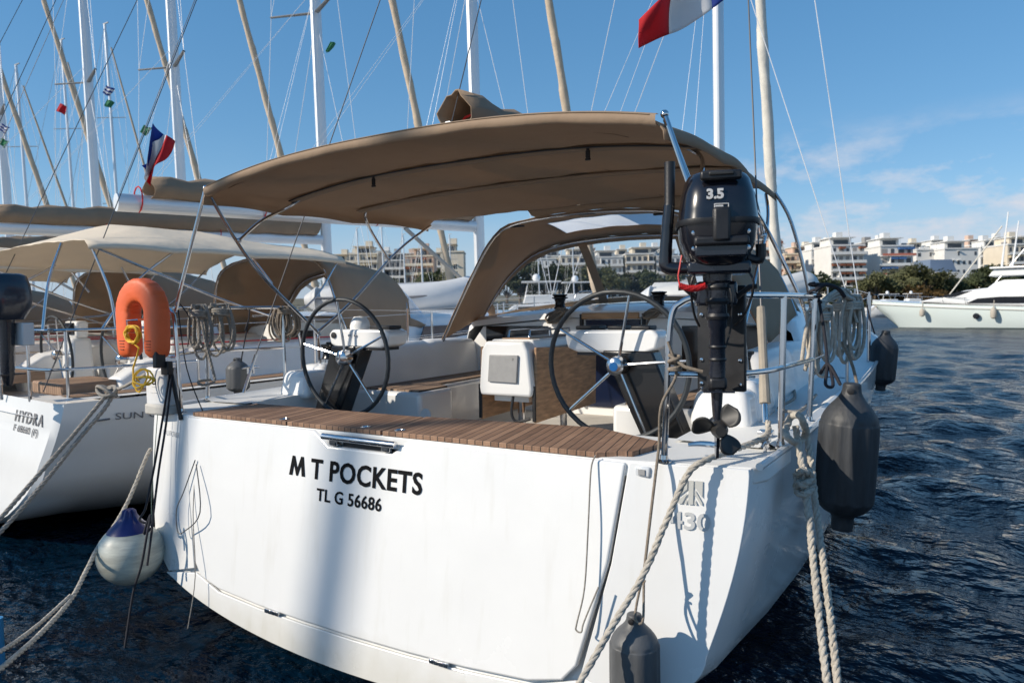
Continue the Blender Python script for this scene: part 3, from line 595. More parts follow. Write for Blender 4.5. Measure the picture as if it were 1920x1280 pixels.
# dodger
A = [(-1.60, 2.88, 1.58), (-1.28, 2.9, 2.15), (-1.0, 2.9, 2.56), (-.78, 2.9, 2.69), (-.4, 2.9, 2.735), (0, 2.9, 2.75)]
Bq = [(-1.66, 3.75, 1.80), (-1.46, 3.9, 2.2), (-1.12, 3.92, 2.47), (-.76, 3.93, 2.57), (-.35, 3.94, 2.61), (0, 3.94, 2.62)]
Cq = [(-1.68, 3.8, 1.80), (-1.58, 4.15, 1.83), (-1.2, 4.4, 1.88), (-.7, 4.52, 1.92), (-.35, 4.56, 1.94), (0, 4.57, 1.945)]
dg_ = dodger(Y, A, Bq, Cq, CANVAS, divs=(.37, .63), sky=(16, 28, 3, 6))
for x in (-.72, 0.02, .72): MB().box((x, 2.93, 2.725 if x == .02 else 2.665), (.16, .03, .018)).build('dodger_grab_rail', BLACK, Y, bevel=.005)
# bimini
bim, brow = bimini(Y, .24, 2.78, 1.62, 2.73, .145, CANVAS, (.26, 1.0, 1.75, 2.78), drop=.09, flare=.07, p=2.6, fl=.95, rise=.03)
bz = lambda x, y: 2.745+.03*(y-.24)/2.54+.145*(1-.95*((y-.24)/2.54)**1.5)*(1-abs(x/1.66)**2.6)
for yb in (1.0, 1.75):
    pk = MB().grid([[Vector((x, yb+dy, bz(x, yb)-.012-d)) for x in np.linspace(-1.6, 1.6, 25)] for dy, d in ((-.05, 0), (-.03, .016), (.03, .016), (.05, 0))]).build('bow_pocket', CANVAST, bim, smooth=60)
    MB().tube([Vector((x, yb-.055, bz(x, yb)-.02)) for x in np.linspace(-1.6, 1.6, 25)], .0055, 6).build('zip', BLACK if yb == 1.0 else CANVAST, bim)
MB().grid([[Vector((x, y, bz(x, .24)+d+.003*math.sin(x*13)*(d < 0))) for x in np.linspace(-1.63, 1.63, 40)] for y, d in ((.27, .014), (.24, .013), (.222, .003), (.217, -.018), (.222, -.04), (.24, -.052), (.27, -.05))]).build('canopy_hem', CANVAS, bim, smooth=70)
MB().tube([Vector((x, .219, bz(x, .24)+.002)) for x in np.linspace(-1.6, 1.6, 40)], .003, 5).build('hem_piping', CANVASD, bim)
for x0, x1, y in ((.75, 1.3, .72), (-1.2, -.5, .75)):
    MB().tube([Vector((lerp(x0, x1, t), y-.16*math.sin(math.pi*t)**.5, bz(lerp(x0, x1, t), y)-.018)) for t in np.linspace(0, 1, 14)], .0035, 5).build('seam_patch', CANVAST, bim)
for xs_ in (-.78, .78):
    MB().tube([Vector((xs_*(1+.02*math.sin(y*3)), y, bz(xs_, y)-.0075)) for y in np.linspace(.3, 2.7, 24)], .003, 5).build('panel_seam', CANVAST, bim)
MB().tube([Vector((x, .36, bz(x, .36)-.009)) for x in np.linspace(-1.55, 1.55, 30)], .0025, 5).build('hem_stitching', CANVAST, bim)
for u, v in ((700, 326), (1102, 272)):
    p = at(u, v, Y=.95); p.z = bz(p.x, .95)-.06
    c_ = MB().box(p, (.028, .015, .045)); c_.box(p+Vector((0, 0, .03)), (.02, .008, .03)); c_.box(p-Vector((0, 0, .03)), (.034, .015, .014)); c_.build('strap_buckle', BLACK, bim, bevel=.004)
rows = []
for x in np.linspace(-.5, 1.0, 16): rows.append([Vector((x, 2.76, bz(x, 2.76)-.004)), Vector((x, 2.83, lerp(bz(x, 2.76), 2.74-.1*abs(x)**2.2, .5)-.012)), Vector((x, 2.91, 2.755-.1*abs(x)**2.2))])
MB().grid(rows).build('canopy_connector', CANVAS, bim, smooth=60, solid=.004)
H = 1.66
tubes(Y, 'bimini_frame', [
    [(H, .26, 2.76), (1.93, .2, 2.0), (1.95, .2, 1.9)],
    [(H, .27, 2.74), (1.74, .71, 2.24), (1.75, 1.31, 1.74), (1.76, 1.36, 1.66), (1.78, 1.38, 1.35)],
    [(1.50, 1.0, 2.78), (1.62, .95, 2.70), (1.69, .75, 2.58), (1.71, .56, 2.42)],
    [(1.60, 2.74, 2.72), (1.69, 2.35, 2.46), (1.72, 1.75, 1.98), (1.75, 1.36, 1.72)],
    [(1.45, 1.75, 2.80), (1.6, 1.8, 2.74), (1.68, 1.95, 2.62), (1.69, 2.2, 2.36)]], .0125)
tubes(Y, 'bimini_strut', [[(1.66, 2.77, 2.73), (1.77, 2.82, 2.5), (1.88, 2.88, 2.0), (1.93, 2.95, 1.5)], [(1.66, 1.6, 2.62), (1.74, 1.95, 2.43), (1.95, 2.1, 1.92), (2.0, 2.15, 1.7)]], .013, mirror=False)
for s in (1, -1):
    for p in ((s*H, .26, 2.76), (s*1.71, .56, 2.42), (s*1.69, 2.2, 2.36), (s*1.75, 1.36, 1.72)): MB().ball(p, .02, 6).build('frame_joint', STEEL, Y)
# pushpits, stanchions, lifelines
for s in (1, -1):
    tubes(Y, 'pushpit', [[(s*1.72, .05, 1.2), (s*1.735, .05, 1.5), (s*1.755, .05, 1.82), (s*1.80, .06, 1.9), (s*1.9, .1, 1.925), (s*2.06, .28, 1.925), (s*2.14, .75, 1.925), (s*2.15, 1.33, 1.925)]], .0145, mirror=False, k=7)
    tubes(Y, 'pushpit', [[(s*2.115, .54, 1.21), (s*2.125, .56, 1.92)], [(s*2.125, 1.31, 1.22), (s*2.15, 1.33, 1.925)]], .0145, mirror=False, k=0)
    tubes(Y, 'pushpit', [[(s*1.745, .05, 1.59), (s*1.95, .11, 1.59), (s*2.08, .3, 1.59), (s*2.125, .6, 1.59), (s*2.14, 1.32, 1.575)]], .0125, mirror=False)
    for p in ((s*1.72, .05, 1.205), (s*2.115, .54, 1.215), (s*2.125, 1.31, 1.225)): MB().lathe([(.035, 0), (.035, .006), (.02, .012), (.017, .03)], 16, p).build('rail_base', STEEL, Y)
    xs_ = [(2.14, 3.0), (2.14, 4.8), (1.98, 6.9), (1.62, 9.0), (1.0, 10.9)]
    for x, y in xs_: T([(s*(x), y, HU.at('sh', y)+.01), (s*(x), y, HU.at('sh', y)+.66)], .0125, 'stanchion', STEEL, Y)
    T([(s*2.14, 4.95, HU.at('sh', 5)), (s*2.14, 4.95, HU.at('sh', 5)+.66)], .0125, 'stanchion', STEEL, Y)
    for h_ in (.64, .33): MB().tube([(s*2.15, 1.33, 1.22+h_*1.08)]+[(s*x, y, HU.at('sh', y)+h_) for x, y in xs_]+[(s*.25, 12.2, 1.63+h_)], .003, 5).build('lifeline', WIRE, Y)
tubes(Y, 'pulpit', [[(.45, 11.6, 1.6), (.42, 11.6, 2.25), (.2, 12.3, 2.28), (0, 12.45, 2.28)]], .0125)
# rig: mast, spreaders, boom with sail bag, stays, furled headsail
def rig(root, ym, zm, ztop, rake, yb, zb, spr, boom, fs_mat, bs_base, bow, bagm, detail=True, bst=.06, fsz=None, chain=(2.05, -1.6)):
    mt = lambda z: Vector((0, ym-(z-zm)*rake, z)); rows = []
    for z in (zm, zm+6, ztop):
        c = mt(z); k = 1 if z < ztop else .8
        rows.append([c+Vector((.072*k*math.copysign(abs(math.cos(a))**.8, math.cos(a)), .125*k*math.sin(a), 0)) for a in [2*math.pi*i/16 for i in range(16)]])
    mast = MB().grid(rows, closed=True).build('mast', ALU, root)
    sp = []
    for z, L in spr:
        c = mt(z)
        for s in (1, -1):
            e = c+Vector((s*L, -.32*L, .06)); sp.append((s, e)); MB().grid([[c+(e-c)*t+Vector((0, .06*math.cos(a)*lerp(1, .6, t), .02*math.sin(a))) for a in [2*math.pi*i/10 for i in range(10)]] for t in (.05, .5, 1)], closed=True).build('spreader', ALUG, root)
    for s in (1, -1):
        q_ = [Vector((s*chain[0], ym+chain[1], zb))]+[e for ss, e in sp if ss == s]+[mt(ztop-.4)]
        MB().tube(q_, .006, 5).build('shroud', WIRE, root); MB().tube([Vector((s*(chain[0]-.02), ym+chain[1]+.12, zb)), mt(spr[0][0]-.1)], .0055, 5).build('shroud', WIRE, root)
        if len(spr) > 1: MB().tube([[e for ss, e in sp if ss == s][0], mt(spr[1][0]-.1)], .005, 5).build('shroud', WIRE, root)
    top = mt(ztop)
    for s in (1, -1): MB().tube([top+Vector((s*.03, -.05, 0)), Vector((s*bs_base[0], bs_base[1], bs_base[2]))], .005, 5).build('backstay', WIRED, root)
    ft = mt(ztop-1.2 if fsz is None else fsz)+Vector((0, .1, 0)); b0 = Vector((0, bow[0], bow[1])); pts = [b0.lerp(ft, t) for t in np.linspace(0, 1, 34)]
    rd = [.03]+[.10+.018*math.sin(i*1.3)+.008*math.sin(i*4.1) for i in range(1, 6)]+[lerp(.10, .055, i/26)+.007*math.sin(i*2.1) for i in range(27)]+[.02]
    # spiral wrapped cloth
    mbf = MB(); n = 14; V = []; Fc = []; ax = (ft-b0).normalized(); e1 = ax.orthogonal().normalized(); e2 = ax.cross(e1); Q = [b0.lerp(ft, t) for t in np.linspace(0, 1, 150)]
    for i, p in enumerate(Q):
        r_ = np.interp(i/149, np.linspace(0, 1, 34), rd); 
        for j in range(n):
            a = 2*math.pi*j/n; sp_ = (a/6.283+i*.055) % 1; q_ = r_*(.86+.2*sp_); V.append(p+(e1*math.cos(a)+e2*math.sin(a))*q_)
    for i in range(149):
        for j in range(n): Fc.append((i*n+j, i*n+(j+1) % n, (i+1)*n+(j+1) % n, (i+1)*n+j))
    MB().add(V, Fc).build('furled_headsail', fs_mat, root, smooth=60); MB().tube([b0, ft], .004, 5).build('forestay', WIRE, root)
    y0, z0, z1 = boom; g = mt(z1); bp = [Vector((0, y0, z0)), g-Vector((0, .12, 0))]
    bo = MB().grid([[p+Vector((.07*math.cos(a), 0, .105*math.sin(a))) for a in [2*math.pi*i/14 for i in range(14)]] for p in (bp[0], bp[0].lerp(bp[1], .5), bp[1])], closed=True)
    bo.f.append(tuple(range(14))); bo.build('boom', ALU, root)
    rows = []
    for i in range(25):
        t = i/24; p = bp[0].lerp(bp[1], lerp(bst, .97, t)); h = .27+.33*t**1.3+.02*math.sin(i*2.3); wd = .13+.03*math.sin(i*1.9)+.06*t; r_ = []
        for j in range(15):
            a = -.35*math.pi+1.7*math.pi*j/14; x = wd*math.cos(a)*(1 if math.sin(a) < .3 else .75); z = h*.5*(1+math.sin(a))+.05
            r_.append(p+Vector((x, .02*math.sin(j+i), z+.012*math.sin(i*1.7+j*2.2))))
        rows.append(r_)
    bg_ = MB().grid(rows); bg_.f.append(tuple(360+j for j in range(14, -1, -1))); bg_.build('sail_bag', bagm, root, smooth=60, solid=.008)
    if detail:
        MB().tube([bp[0].lerp(bp[1], .72)-Vector((0, 0, .1)), Vector((0, ym-.15, zm+.35))], .035, 10).build('boom_vang', ALUG, root)
        for t in (.04, .3, .62): MB().tube([bp[0].lerp(bp[1], t)+Vector((.11*math.cos(a), 0, .05+.15*math.sin(a))) for a in np.linspace(0, 6.28, 14)], .009, 6).build('reef_line', RED, root)
        for t in (.35, .75): 
            for s in (1, -1): MB().tube([bp[0].lerp(bp[1], t)+Vector((s*.1, 0, .25)), mt(spr[0][0]+.5)], .003, 4).build('lazy_jack', WIRE, root)
        MB().tube([bp[0]+Vector((0, .02, .05)), mt(ztop-.1)+Vector((0, -.12, 0))], .004, 5).build('topping_lift', WIRED, root)
    return mast
rig(Y, 7.5, 1.95, 17.8, .028, 0, 1.38, ((7.7, 1.05), (12.0, .85)), (.86, 3.0, 3.02), SAILW, (2.0, .78, 1.27), (11.7, 2.2), CANVASD, fsz=16.2, bst=.012, chain=(2.04, -1.7))
# starboard backstay lower end in a canvas sleeve, with tensioner
bt = Vector((2.0, .78, 1.27)); top_ = Vector((.03, 7.01, 17.8)); dr = (top_-bt).normalized()
MB().tube([bt+dr*(.12+.075*i) for i in range(8)], [.028, .027, .024, .022, .022, .023, .025, .022], 10).build('backstay_sleeve', SLEEVE, Y)
MB().tube([bt+dr*.02, bt+dr*.16], .014, 10).build('turnbuckle', STEEL, Y); MB().box(bt+Vector((0, 0, -.03)), (.07, .07, .02)).build('chainplate', STEEL, Y, bevel=.004)
bp_ = Vector((-2.0, .78, 1.27)); MB().tube([bp_+Vector((0, 0, -.02)), bp_+(Vector((-.03, 7.01, 17.8))-bp_).normalized()*.3], .012, 8).build('turnbuckle', STEEL, Y)
# ================================================================== things on and around the yacht
# ---- outboard motor on the starboard pushpit, with its mounting board
bd = MB().box((1.965, .075, 1.745), (.20, .03, .44)).build('motor_board', BLACK, Y, bevel=.006)
for x in (-.08, .08):
    for z in (-.19, -.09, .10, .19): MB().lathe([(.008, 0), (.008, .004), (0, .006)], 10, (1.965+x, .058, 1.745+z), Matrix.Rotation(math.pi/2, 3, 'X')).build('board_bolt', STEEL, bd)
MC = Vector((1.985, -.075, 0))
OM = thing('outboard_motor', 'small black outboard motor with white numerals on its cowl, clamped to the near stern rail', 'outboard motor', (MC.x, MC.y, 1.33))
fx = Vector((.93, .36, 0)).normalized(); fy = Vector((-fx.y, fx.x, 0))            # the motor is turned a little towards the quay
def mp_(x, y, z): return MC+fx*x+fy*y+Vector((0, 0, z))
def sq(w, d, z, p=3.2, dx=0, dy=0, n=28):
    r = []
    for i in range(n):
        a = 2*math.pi*i/n; c, s_ = math.cos(a), math.sin(a); r.append(mp_(dx+w*.5*math.copysign(abs(c)**(2/p), c), dy+d*.5*math.copysign(abs(s_)**(2/p), s_), z))
    return r
rows = [sq(.20, .24, 2.395, dy=.02), sq(.225, .27, 2.387, dy=.02), sq(.25, .30, 2.365, dy=.015), sq(.275, .325, 2.31), sq(.293, .34, 2.25), sq(.303, .345, 2.215), sq(.305, .35, 2.205)]
cw_ = MB().grid(rows, closed=True); cw_.f.append(tuple(range(27, -1, -1))); cowl = cw_.build('motor_cowl', COWL, OM, smooth=40)
rows = [sq(.315, .36, 2.213), sq(.318, .362, 2.20), sq(.31, .355, 2.19)]; MB().grid(rows, closed=True).build('cowl_trim', BLACK, cowl)
rows = [sq(.30, .345, 2.20), sq(.285, .33, 2.13), sq(.25, .29, 2.08), sq(.21, .25, 2.05), sq(.17, .2, 2.035)]
c2 = MB().grid(rows, closed=True); c2.f.append(tuple(224-28*4-28+i for i in range(0))) if False else None; c2.build('motor_pan', COWL, OM, smooth=45)
MB().box(mp_(0, -.155, 2.37), (.15, .03, .035), Matrix((fx, fy, (0, 0, 1))).transposed()).build('starter_recess', BLACK, cowl, bevel=.008)
MB().box(mp_(0, -.163, 2.375), (.09, .03, .014), Matrix((fx, fy, (0, 0, 1))).transposed()).build('starter_handle', PROPM, cowl, bevel=.004)
RM = Matrix((fx, fy, (0, 0, 1))).transposed()
MB().box(mp_(.0, -.178, 2.185), (.065, .03, .13), RM).build('cowl_latch', BLACK, cowl, bevel=.012)
MB().box(mp_(0, -.168, 2.125), (.2, .035, .035), RM).build('carry_grip', BLACK, OM, bevel=.01)
MB().box(mp_(0, -.15, 2.09), (.19, .03, .045), RM).build('pan_plate', MOTORD, OM, bevel=.006)
text('3.5', .050, mp_(-.022, -.1635, 2.283), fx, (0, .0, 1), FLAGW, cowl, bold=.002, sx=1.05, h=.008)
for z in (2.262, 2.242): MB().box(mp_(0, -.170, z), (.05, .012, .0025), RM).build('cowl_label', FLAGW, cowl)
for x in (-.025, .025): MB().box(mp_(x, -.170, 2.252), (.0025, .012, .02), RM).build('cowl_label', FLAGW, cowl)
MB().box(mp_(-.008, -.170, 2.254), (.028, .012, .006), RM).build('cowl_label', FLAGW, cowl)
MB().lathe([(.012, 0), (.014, .012), (.008, .02), (0, .022)], 12, mp_(0, 0, 2.395)).build('fuel_cap', STEEL, cowl)
MB().tube([mp_(-.11, -.05, 2.03), mp_(-.19, -.04, 2.035), mp_(-.20, -.04, 2.08), mp_(-.185, -.04, 2.28)], [.026, .027, .025, .022], 12, 4).build('tiller_arm', COWL, OM)
MB().tube([mp_(-.185, -.04, 2.27), mp_(-.183, -.04, 2.29), mp_(-.182, -.04, 2.45)], [.022, .020, .021], 14).build('tiller_grip', BLACK, OM)
MB().tube([mp_(.11, -.02, 2.07), mp_(.16, -.02, 2.06), mp_(.165, -.02, 2.12)], .02, 10, 4).build('shift_lever', BLACK, OM)
MB().box(mp_(0, .0, 2.03), (.24, .2, .05), RM).build('swivel_plate', MOTORD, OM, bevel=.012)
MB().tube([mp_(0, -.02, 2.04), mp_(0, -.02, 1.98), mp_(0, -.02, 1.97), mp_(0, -.02, 1.9)], [.06, .055, .044, .040], 18).build('swivel_tube', MOTORD, OM)
MB().tube([mp_(0, -.02, 1.93), mp_(0, -.02, 1.80), mp_(0, -.02, 1.79), mp_(0, -.02, 1.60)], [.038, .038, .031, .031], 18).build('motor_leg', MOTORD, OM)
for z in (1.955, 1.90, 1.84): MB().lathe([(.043, -.012), (.047, 0), (.043, .012)], 18, mp_(0, -.02, z)).build('leg_collar', BLACK, OM)
MB().box(mp_(.0, .06, 1.93), (.16, .14, .10), RM).build('clamp_bracket', MOTORD, OM, bevel=.015)
for s in (-1, 1): MB().tube([mp_(s*.06, .02, 1.90), mp_(s*.125, -.02, 1.955), mp_(s*.15, -.02, 1.955)], .011, 8).build('clamp_screw', BLACK, OM)
MB().tube([mp_(.02, -.02, 2.0), mp_(.05, -.05, 1.93), mp_(.05, -.03, 1.80), mp_(.03, -.03, 1.72)], .004, 5, 4).build('fuel_hose', BLACK, OM)
leg = [sq(.052, .09, 1.62, 2.2), sq(.044, .09, 1.52, 2.2), sq(.038, .085, 1.47, 2.2), sq(.028, .085, 1.40, 2.2)]
MB().grid(leg, closed=True).build('gear_case', MOTORD, OM)
MB().box(mp_(0, .0, 1.545), (.12, .16, .006), RM).build('cavitation_plate', MOTORD, OM, bevel=.002); MB().box(mp_(0, .01, 1.575), (.07, .12, .05), RM).build('leg_clamp', BLACK, OM, bevel=.012)
MB().tube([mp_(0, .11, 1.40), mp_(0, .03, 1.40), mp_(0, -.07, 1.40)], [.018, .036, .03], 14).build('gear_torpedo', MOTORD, OM)
MB().prism([(-.05, 1.37), (.05, 1.37), (.03, 1.27), (-.01, 1.27)], lambda y, z, d: mp_(d, y, z), -.006, .006).build('skeg', MOTORD, OM)
pr = MB().tube([mp_(0, -.06, 1.40), mp_(0, -.10, 1.40), mp_(0, -.135, 1.40)], [.034, .032, .02], 16).build('propeller', PROPM, OM)
for k in range(3):
    a0 = math.radians((163, 52, -62)[k]); rows = []
    for i in range(9):
        t = i/8; r = .03+.075*t; wd = .012+.062*math.sin(math.pi*min(.98, .12+.76*t))**.8*(1 if t < .9 else .75); rw = []
        for j in range(7):
            q_ = (j/6-.5)*wd*1.25; pitch = .9-.5*t; sw = .3*t*t
            ca, sa = math.cos(a0+sw*.6), math.sin(a0+sw*.6); tx, tz = -sa, ca
            rw.append(mp_(ca*r+tx*q_*math.cos(pitch), -.10+q_*math.sin(pitch)+.006*math.cos(q_*40), 1.40+sa*r+tz*q_*math.cos(pitch)))
        rows.append(rw)
    MB().grid(rows).build('propeller_blade', PROPM, pr, smooth=60, solid=.006)
hx = [mp_(-.14, -.09, 2.08), mp_(-.155, -.1, 2.0), mp_(-.15, -.1, 1.965)]; sp_ = []
for i in range(110):
    t = i/109; a = t*2*math.pi*15; c_ = mp_(lerp(-.15, -.05, t), -.11+.01*t, 1.962-.012*math.sin(t*3.1)); sp_.append(c_+Vector((.0, math.cos(a), math.sin(a)))*.011)
for s_, z0 in ((-.07, 2.04), (.085, 2.05)): MB().tube([mp_(s_, -.06, z0), mp_(s_*1.5, -.09, 1.97), mp_(s_*1.3, -.02, 1.86), mp_(s_*.9, .06, 1.80)], .005, 6, 5).build('control_cable', BLACK, OM)
for s_ in (-.11, .11):
    for z0 in (2.10, 2.16): MB().lathe([(.009, 0), (.009, .005), (0, .007)], 10, mp_(s_*.9, -.145, z0), RM @ Matrix.Rotation(math.pi/2, 3, 'X')).build('cowl_bolt', STEEL, OM)
for z0 in (1.72, 1.67): MB().lathe([(.034, -.006), (.036, 0), (.034, .006)], 16, mp_(0, -.02, z0)).build('leg_collar', BLACK, OM)
one(MB().tube(hx+sp_, .0035, 5), 'kill_cord', RED, 'red coiled safety cord hanging below the outboard motor cowl', 'safety cord')
# ---- lifebuoy, case and light on the port quarter
def horseshoe():
    c = Vector((-1.95, -.06, 1.86)); mb = MB(); rows = []; R, r1, r2 = .125, .093, .075
    path = [(-.150, -.30), (-.160, -.2), (-.166, -.1)]+[(-.166*math.cos(a), .0+.16*math.sin(a)) for a in np.linspace(0, math.pi, 17)]+[(.166, -.1), (.160, -.2), (.150, -.30)]
    P_ = catmull([Vector((x, 0, z+.03)) for x, z in path], 3); n = 20; m_ = len(P_)
    for i, p in enumerate(P_):
        t = (P_[min(i+1, m_-1)]-P_[max(i-1, 0)]).normalized(); s_ = Vector((0, 1, 0)).cross(t); row = []
        k = .6 if i in (0, m_-1) else .93 if i in (1, m_-2) else 1; wrn = .003*math.sin(i*2.3)+.002*math.sin(i*5.1)
        for j in range(n):
            a = 2*math.pi*j/n; ca, sa = math.cos(a), math.sin(a); row.append(c+p+s_*((.082*k+wrn*abs(ca))*math.copysign(abs(ca)**.55, ca))+Vector((0, .062*k*math.copysign(abs(sa)**.5, sa), 0)))
        rows.append(row)
    mb.grid(rows, closed=True); mb.f.append(tuple(range(n-1, -1, -1))); mb.f.append(tuple((m_-1)*n+j for j in range(n)))
    t_ = thing('lifebuoy', 'orange horseshoe lifebuoy hanging on the stern rail of the near yacht', 'lifebuoy', (c.x, c.y, c.z-.35))
    o = mb.build('buoy_cover', ORANGE, t_, smooth=60); MB().box(c+Vector((.205, -.02, -.28)), (.04, .07, .11)).build('reflector_patch', BLACK, t_, bevel=.004)
    for x in (-.155, .155):
        for z, w_ in ((-.155, .06), (-.175, .05), (-.195, .055), (-.215, .04)): MB().box(c+Vector((x, -.0635, z)), (w_, .004, .006)).build('print_line', mat('orange_print', (.30, .06, .02), .7), o)
    return c
hc = horseshoe()
T([hc+Vector((-.06, .06, -.1)), hc+Vector((-.06, -.07, -.1)), hc+Vector((-.06, -.075, -.015)), hc+Vector((.07, -.075, -.01)), hc+Vector((.07, .06, -.01))], .006, 'buoy_bracket', STEEL, Y)
mb = MB(); P_ = []
for i in range(100):
    a = i*.42; k = 1+.12*math.sin(i*.7); P_.append(hc+Vector((-.0+.075*math.cos(a)*k, -.075-.012*math.sin(i*.9), -.11+.055*math.sin(a)*k)))
P_ += [hc+Vector((.06, -.07, -.2)), hc+Vector((-.01, -.075, -.34)), hc+Vector((.02, -.085, -.46)), hc+Vector((.06, -.08, -.50))]
for i in range(26):
    a = i*.9; P_.append(hc+Vector((.08+.07*math.cos(a)+.06*i/26, -.08+.03*math.sin(i), -.41+.07*math.sin(a)*(.6+.4*math.sin(i*.5)))))
one(mb.tube(P_, .0062, 6, 2), 'throwing_line', YELLOW, 'yellow floating line coiled inside the orange lifebuoy', 'rope')
CS = thing('safety_case', 'white hard case with a small black emblem, strapped below the orange lifebuoy', 'case', (-1.88, .0, 1.2))
cb = MB().box((-1.885, .03, 1.385), (.22, .13, .27)).build('case_body', mat('case_white', (.74, .74, .74), .4, var=.05), CS, bevel=.022, seg=3)
MB().prism([(-.115, 1.19), (.12, 1.19), (.115, 1.255), (-.112, 1.268)], lambda x, z, d: Vector((-1.885+x, d, z)), -.045, .09).build('case_sleeve', mat('case_cloth', (.50, .48, .44), .9, bump=.5, bs=25), CS, bevel=.015)
for a, b_, w_, h_ in ((-.016, .0, .007, .034), (.016, .0, .007, .034), (-.011, .019, .014, .007), (.011, .019, .014, .007), (-.011, -.019, .014, .007), (.011, -.019, .014, .007)): MB().box((-1.885+a, -.037, 1.425+b_), (w_, .004, h_)).build('case_emblem', INK, cb)
for z, w_ in ((1.385, .05), (1.345, .09)): MB().box((-1.885, -.036, z), (w_, .003, .003)).build('case_print', INKG, cb)
one(MB().box((-1.70, .0, 1.34), (.035, .012, .36), Matrix.Rotation(-.28, 3, 'Y')).box((-1.74, -.03, 1.52), (.08, .04, .09)), 'strap', BLACK, 'black webbing strap hanging beside the white case below the lifebuoy', 'strap', bevel=.004)
# ---- ropes, fenders, buoy
def rope_thing(P, R, mt, label, name='mooring_line', twist=True, k=8, cat='rope', group=None, jit=.02):
    P = [Vector(q) for q in P]
    if len(P) > 3 and (P[-1]-P[-2]).length > 1.2: e_ = P[-2]*2-P[-3]; P = P[:-1]+[e_, e_.lerp(P[-1], .35), P[-1]]
    mb = MB(); mb.rope(P, R, k=k, jit=jit) if twist else mb.tube(P, R, 7, k); return one(mb, name, mt, label, cat, group, smooth=60)
r1 = [at(1440, 790, D=3.4), at(1437, 818, D=3.32), at(1390, 838, D=3.15), at(1325, 862, D=2.98), at(1290, 888, Y=-.045), at(1250, 975, Y=-.13), at(1207, 1075, Y=-.23), at(1150, 1170, Y=-.36), at(1085, 1282, Y=-.52), at(1000, 1420, Y=-.75), Vector((1.1, -2.6, .34)), Vector((1.0, -4.5, .33))]
r1[1].z = max(r1[1].z, 1.27)
rope_thing(r1, .0145, ROPE, 'beige twisted mooring rope running from the stern cleat down across the white transom')
ra = [at(1492, 800, D=3.30), at(1500, 850, D=3.22), at(1512, 930, D=3.12), at(1528, 1080, D=2.95), at(1540, 1190, D=2.83), at(1552, 1290, D=2.72), at(1570, 1420, D=2.6), Vector((2.7, -2.4, .3)), Vector((2.7, -4.5, .33))]
rb = [at(1510, 800, D=3.36), at(1520, 860, D=3.3), at(1530, 950, D=3.2), at(1550, 1100, D=3.0), at(1562, 1200, D=2.9), at(1572, 1290, D=2.8), at(1590, 1420, D=2.68), Vector((2.8, -2.4, .3)), Vector((2.82, -4.5, .33))]
for q_ in (ra, rb): e_ = q_[-3]*2-q_[-4]; q_[-2:-2] = [e_]
mb = MB(); mb.rope(ra, .0165, pitch=6, jit=.06); mb.rope(rb, .0165, pitch=6, jit=.06)
kn = [at(1492+18*math.cos(a)*(1+.15*math.sin(3*a)), 803+26*math.sin(a), D=3.25+.06*math.sin(2*a)) for a in np.linspace(0, 4*math.pi, 26)]
mb.rope(kn, .0165, k=4, jit=.05); kn = [at(1508+15*math.cos(a), 885+18*math.sin(a)+3*a, D=3.14+.04*math.cos(2*a)) for a in np.linspace(0, 3.2*math.pi, 20)]; mb.rope(kn, .0165, k=4, jit=.05)
one(mb, 'mooring_line', ROPE, 'thick worn double mooring rope knotted at the near stern corner and dropping into the foreground', 'rope', smooth=60)
def cleat(u, v, D, sc=1):
    p = at(u, v, D=D); mb = MB(); mb.tube([p+Vector((-.0, -.09*sc, .05)), p+Vector((0, -.04*sc, .055)), p+Vector((0, .04*sc, .055)), p+Vector((0, .09*sc, .05))], [.007, .011, .011, .007], 10, 4)
    for d in (-.03, .03): mb.tube([p+Vector((0, d, 0)), p+Vector((0, d, .055))], .009, 8)
    return mb.build('cleat', STEEL, Y)
cleat(1437, 850, 3.3); p_ = at(1330, 848, Z=1.23); MB().tube([p_+Vector((-.09, -.02, .03)), p_+Vector((-.04, 0, .036)), p_+Vector((.04, 0, .036)), p_+Vector((.09, .02, .03))], [.008, .013, .013, .008], 10, 4).build('cleat', STEEL, Y)
cleat(470, 700, 6.2)
def fender(c, L, r, mt, label, ribs=10, tilt=0, az=0, cap=1, bl=None):
    t_ = thing('fender', label, 'fender', c, 'ribbed boat fenders'); c = Vector(c); M_ = Matrix.Rotation(tilt, 3, 'X') @ Matrix.Rotation(az, 3, 'Y')
    h = L/2; pr_ = [(.0, -h*1.0), (r*.3, -h*.995), (r*.36, -h*.97), (r*.40, -h*.80), (r*.72, -h*.72), (r*.95, -h*.60), (r, -h*.45), (r, h*.36), (r*.97, h*.46), (r*.88, h*.57), (r*.70, h*.68), (r*.50, h*.77), (r*.36, h*.85), (r*.31, h*.92), (r*.29, h*.98), (r*.2, h), (0, h)]
    V = []
    pr2 = []
    pr2 = [(max(0, q_.x), q_.z) for q_ in catmull([(a, 0, z) for a, z in pr_], 4)]; MB().lathe(pr2, 60, c, M_, ribs=ribs, rd=r*.04, z0=-h*.58, z1=h*.5).build('fender_body', mt, t_, smooth=75)
    MB().lathe([(r*.11, -.004), (r*.12, .004), (r*.05, .006)], 14, c+M_ @ Vector((0, -r*.33, h*.90)), M_ @ Matrix.Rotation(math.pi/2, 3, 'X')).build('lanyard_eye', BLACK, t_); return t_
f1 = at(1190, 1252, Y=-.235); fender(f1, .46, .103, RUBG, 'grey ribbed fender hanging low on the white transom beside the mooring rope')
ky = at(1207, 1078, Y=-.175)
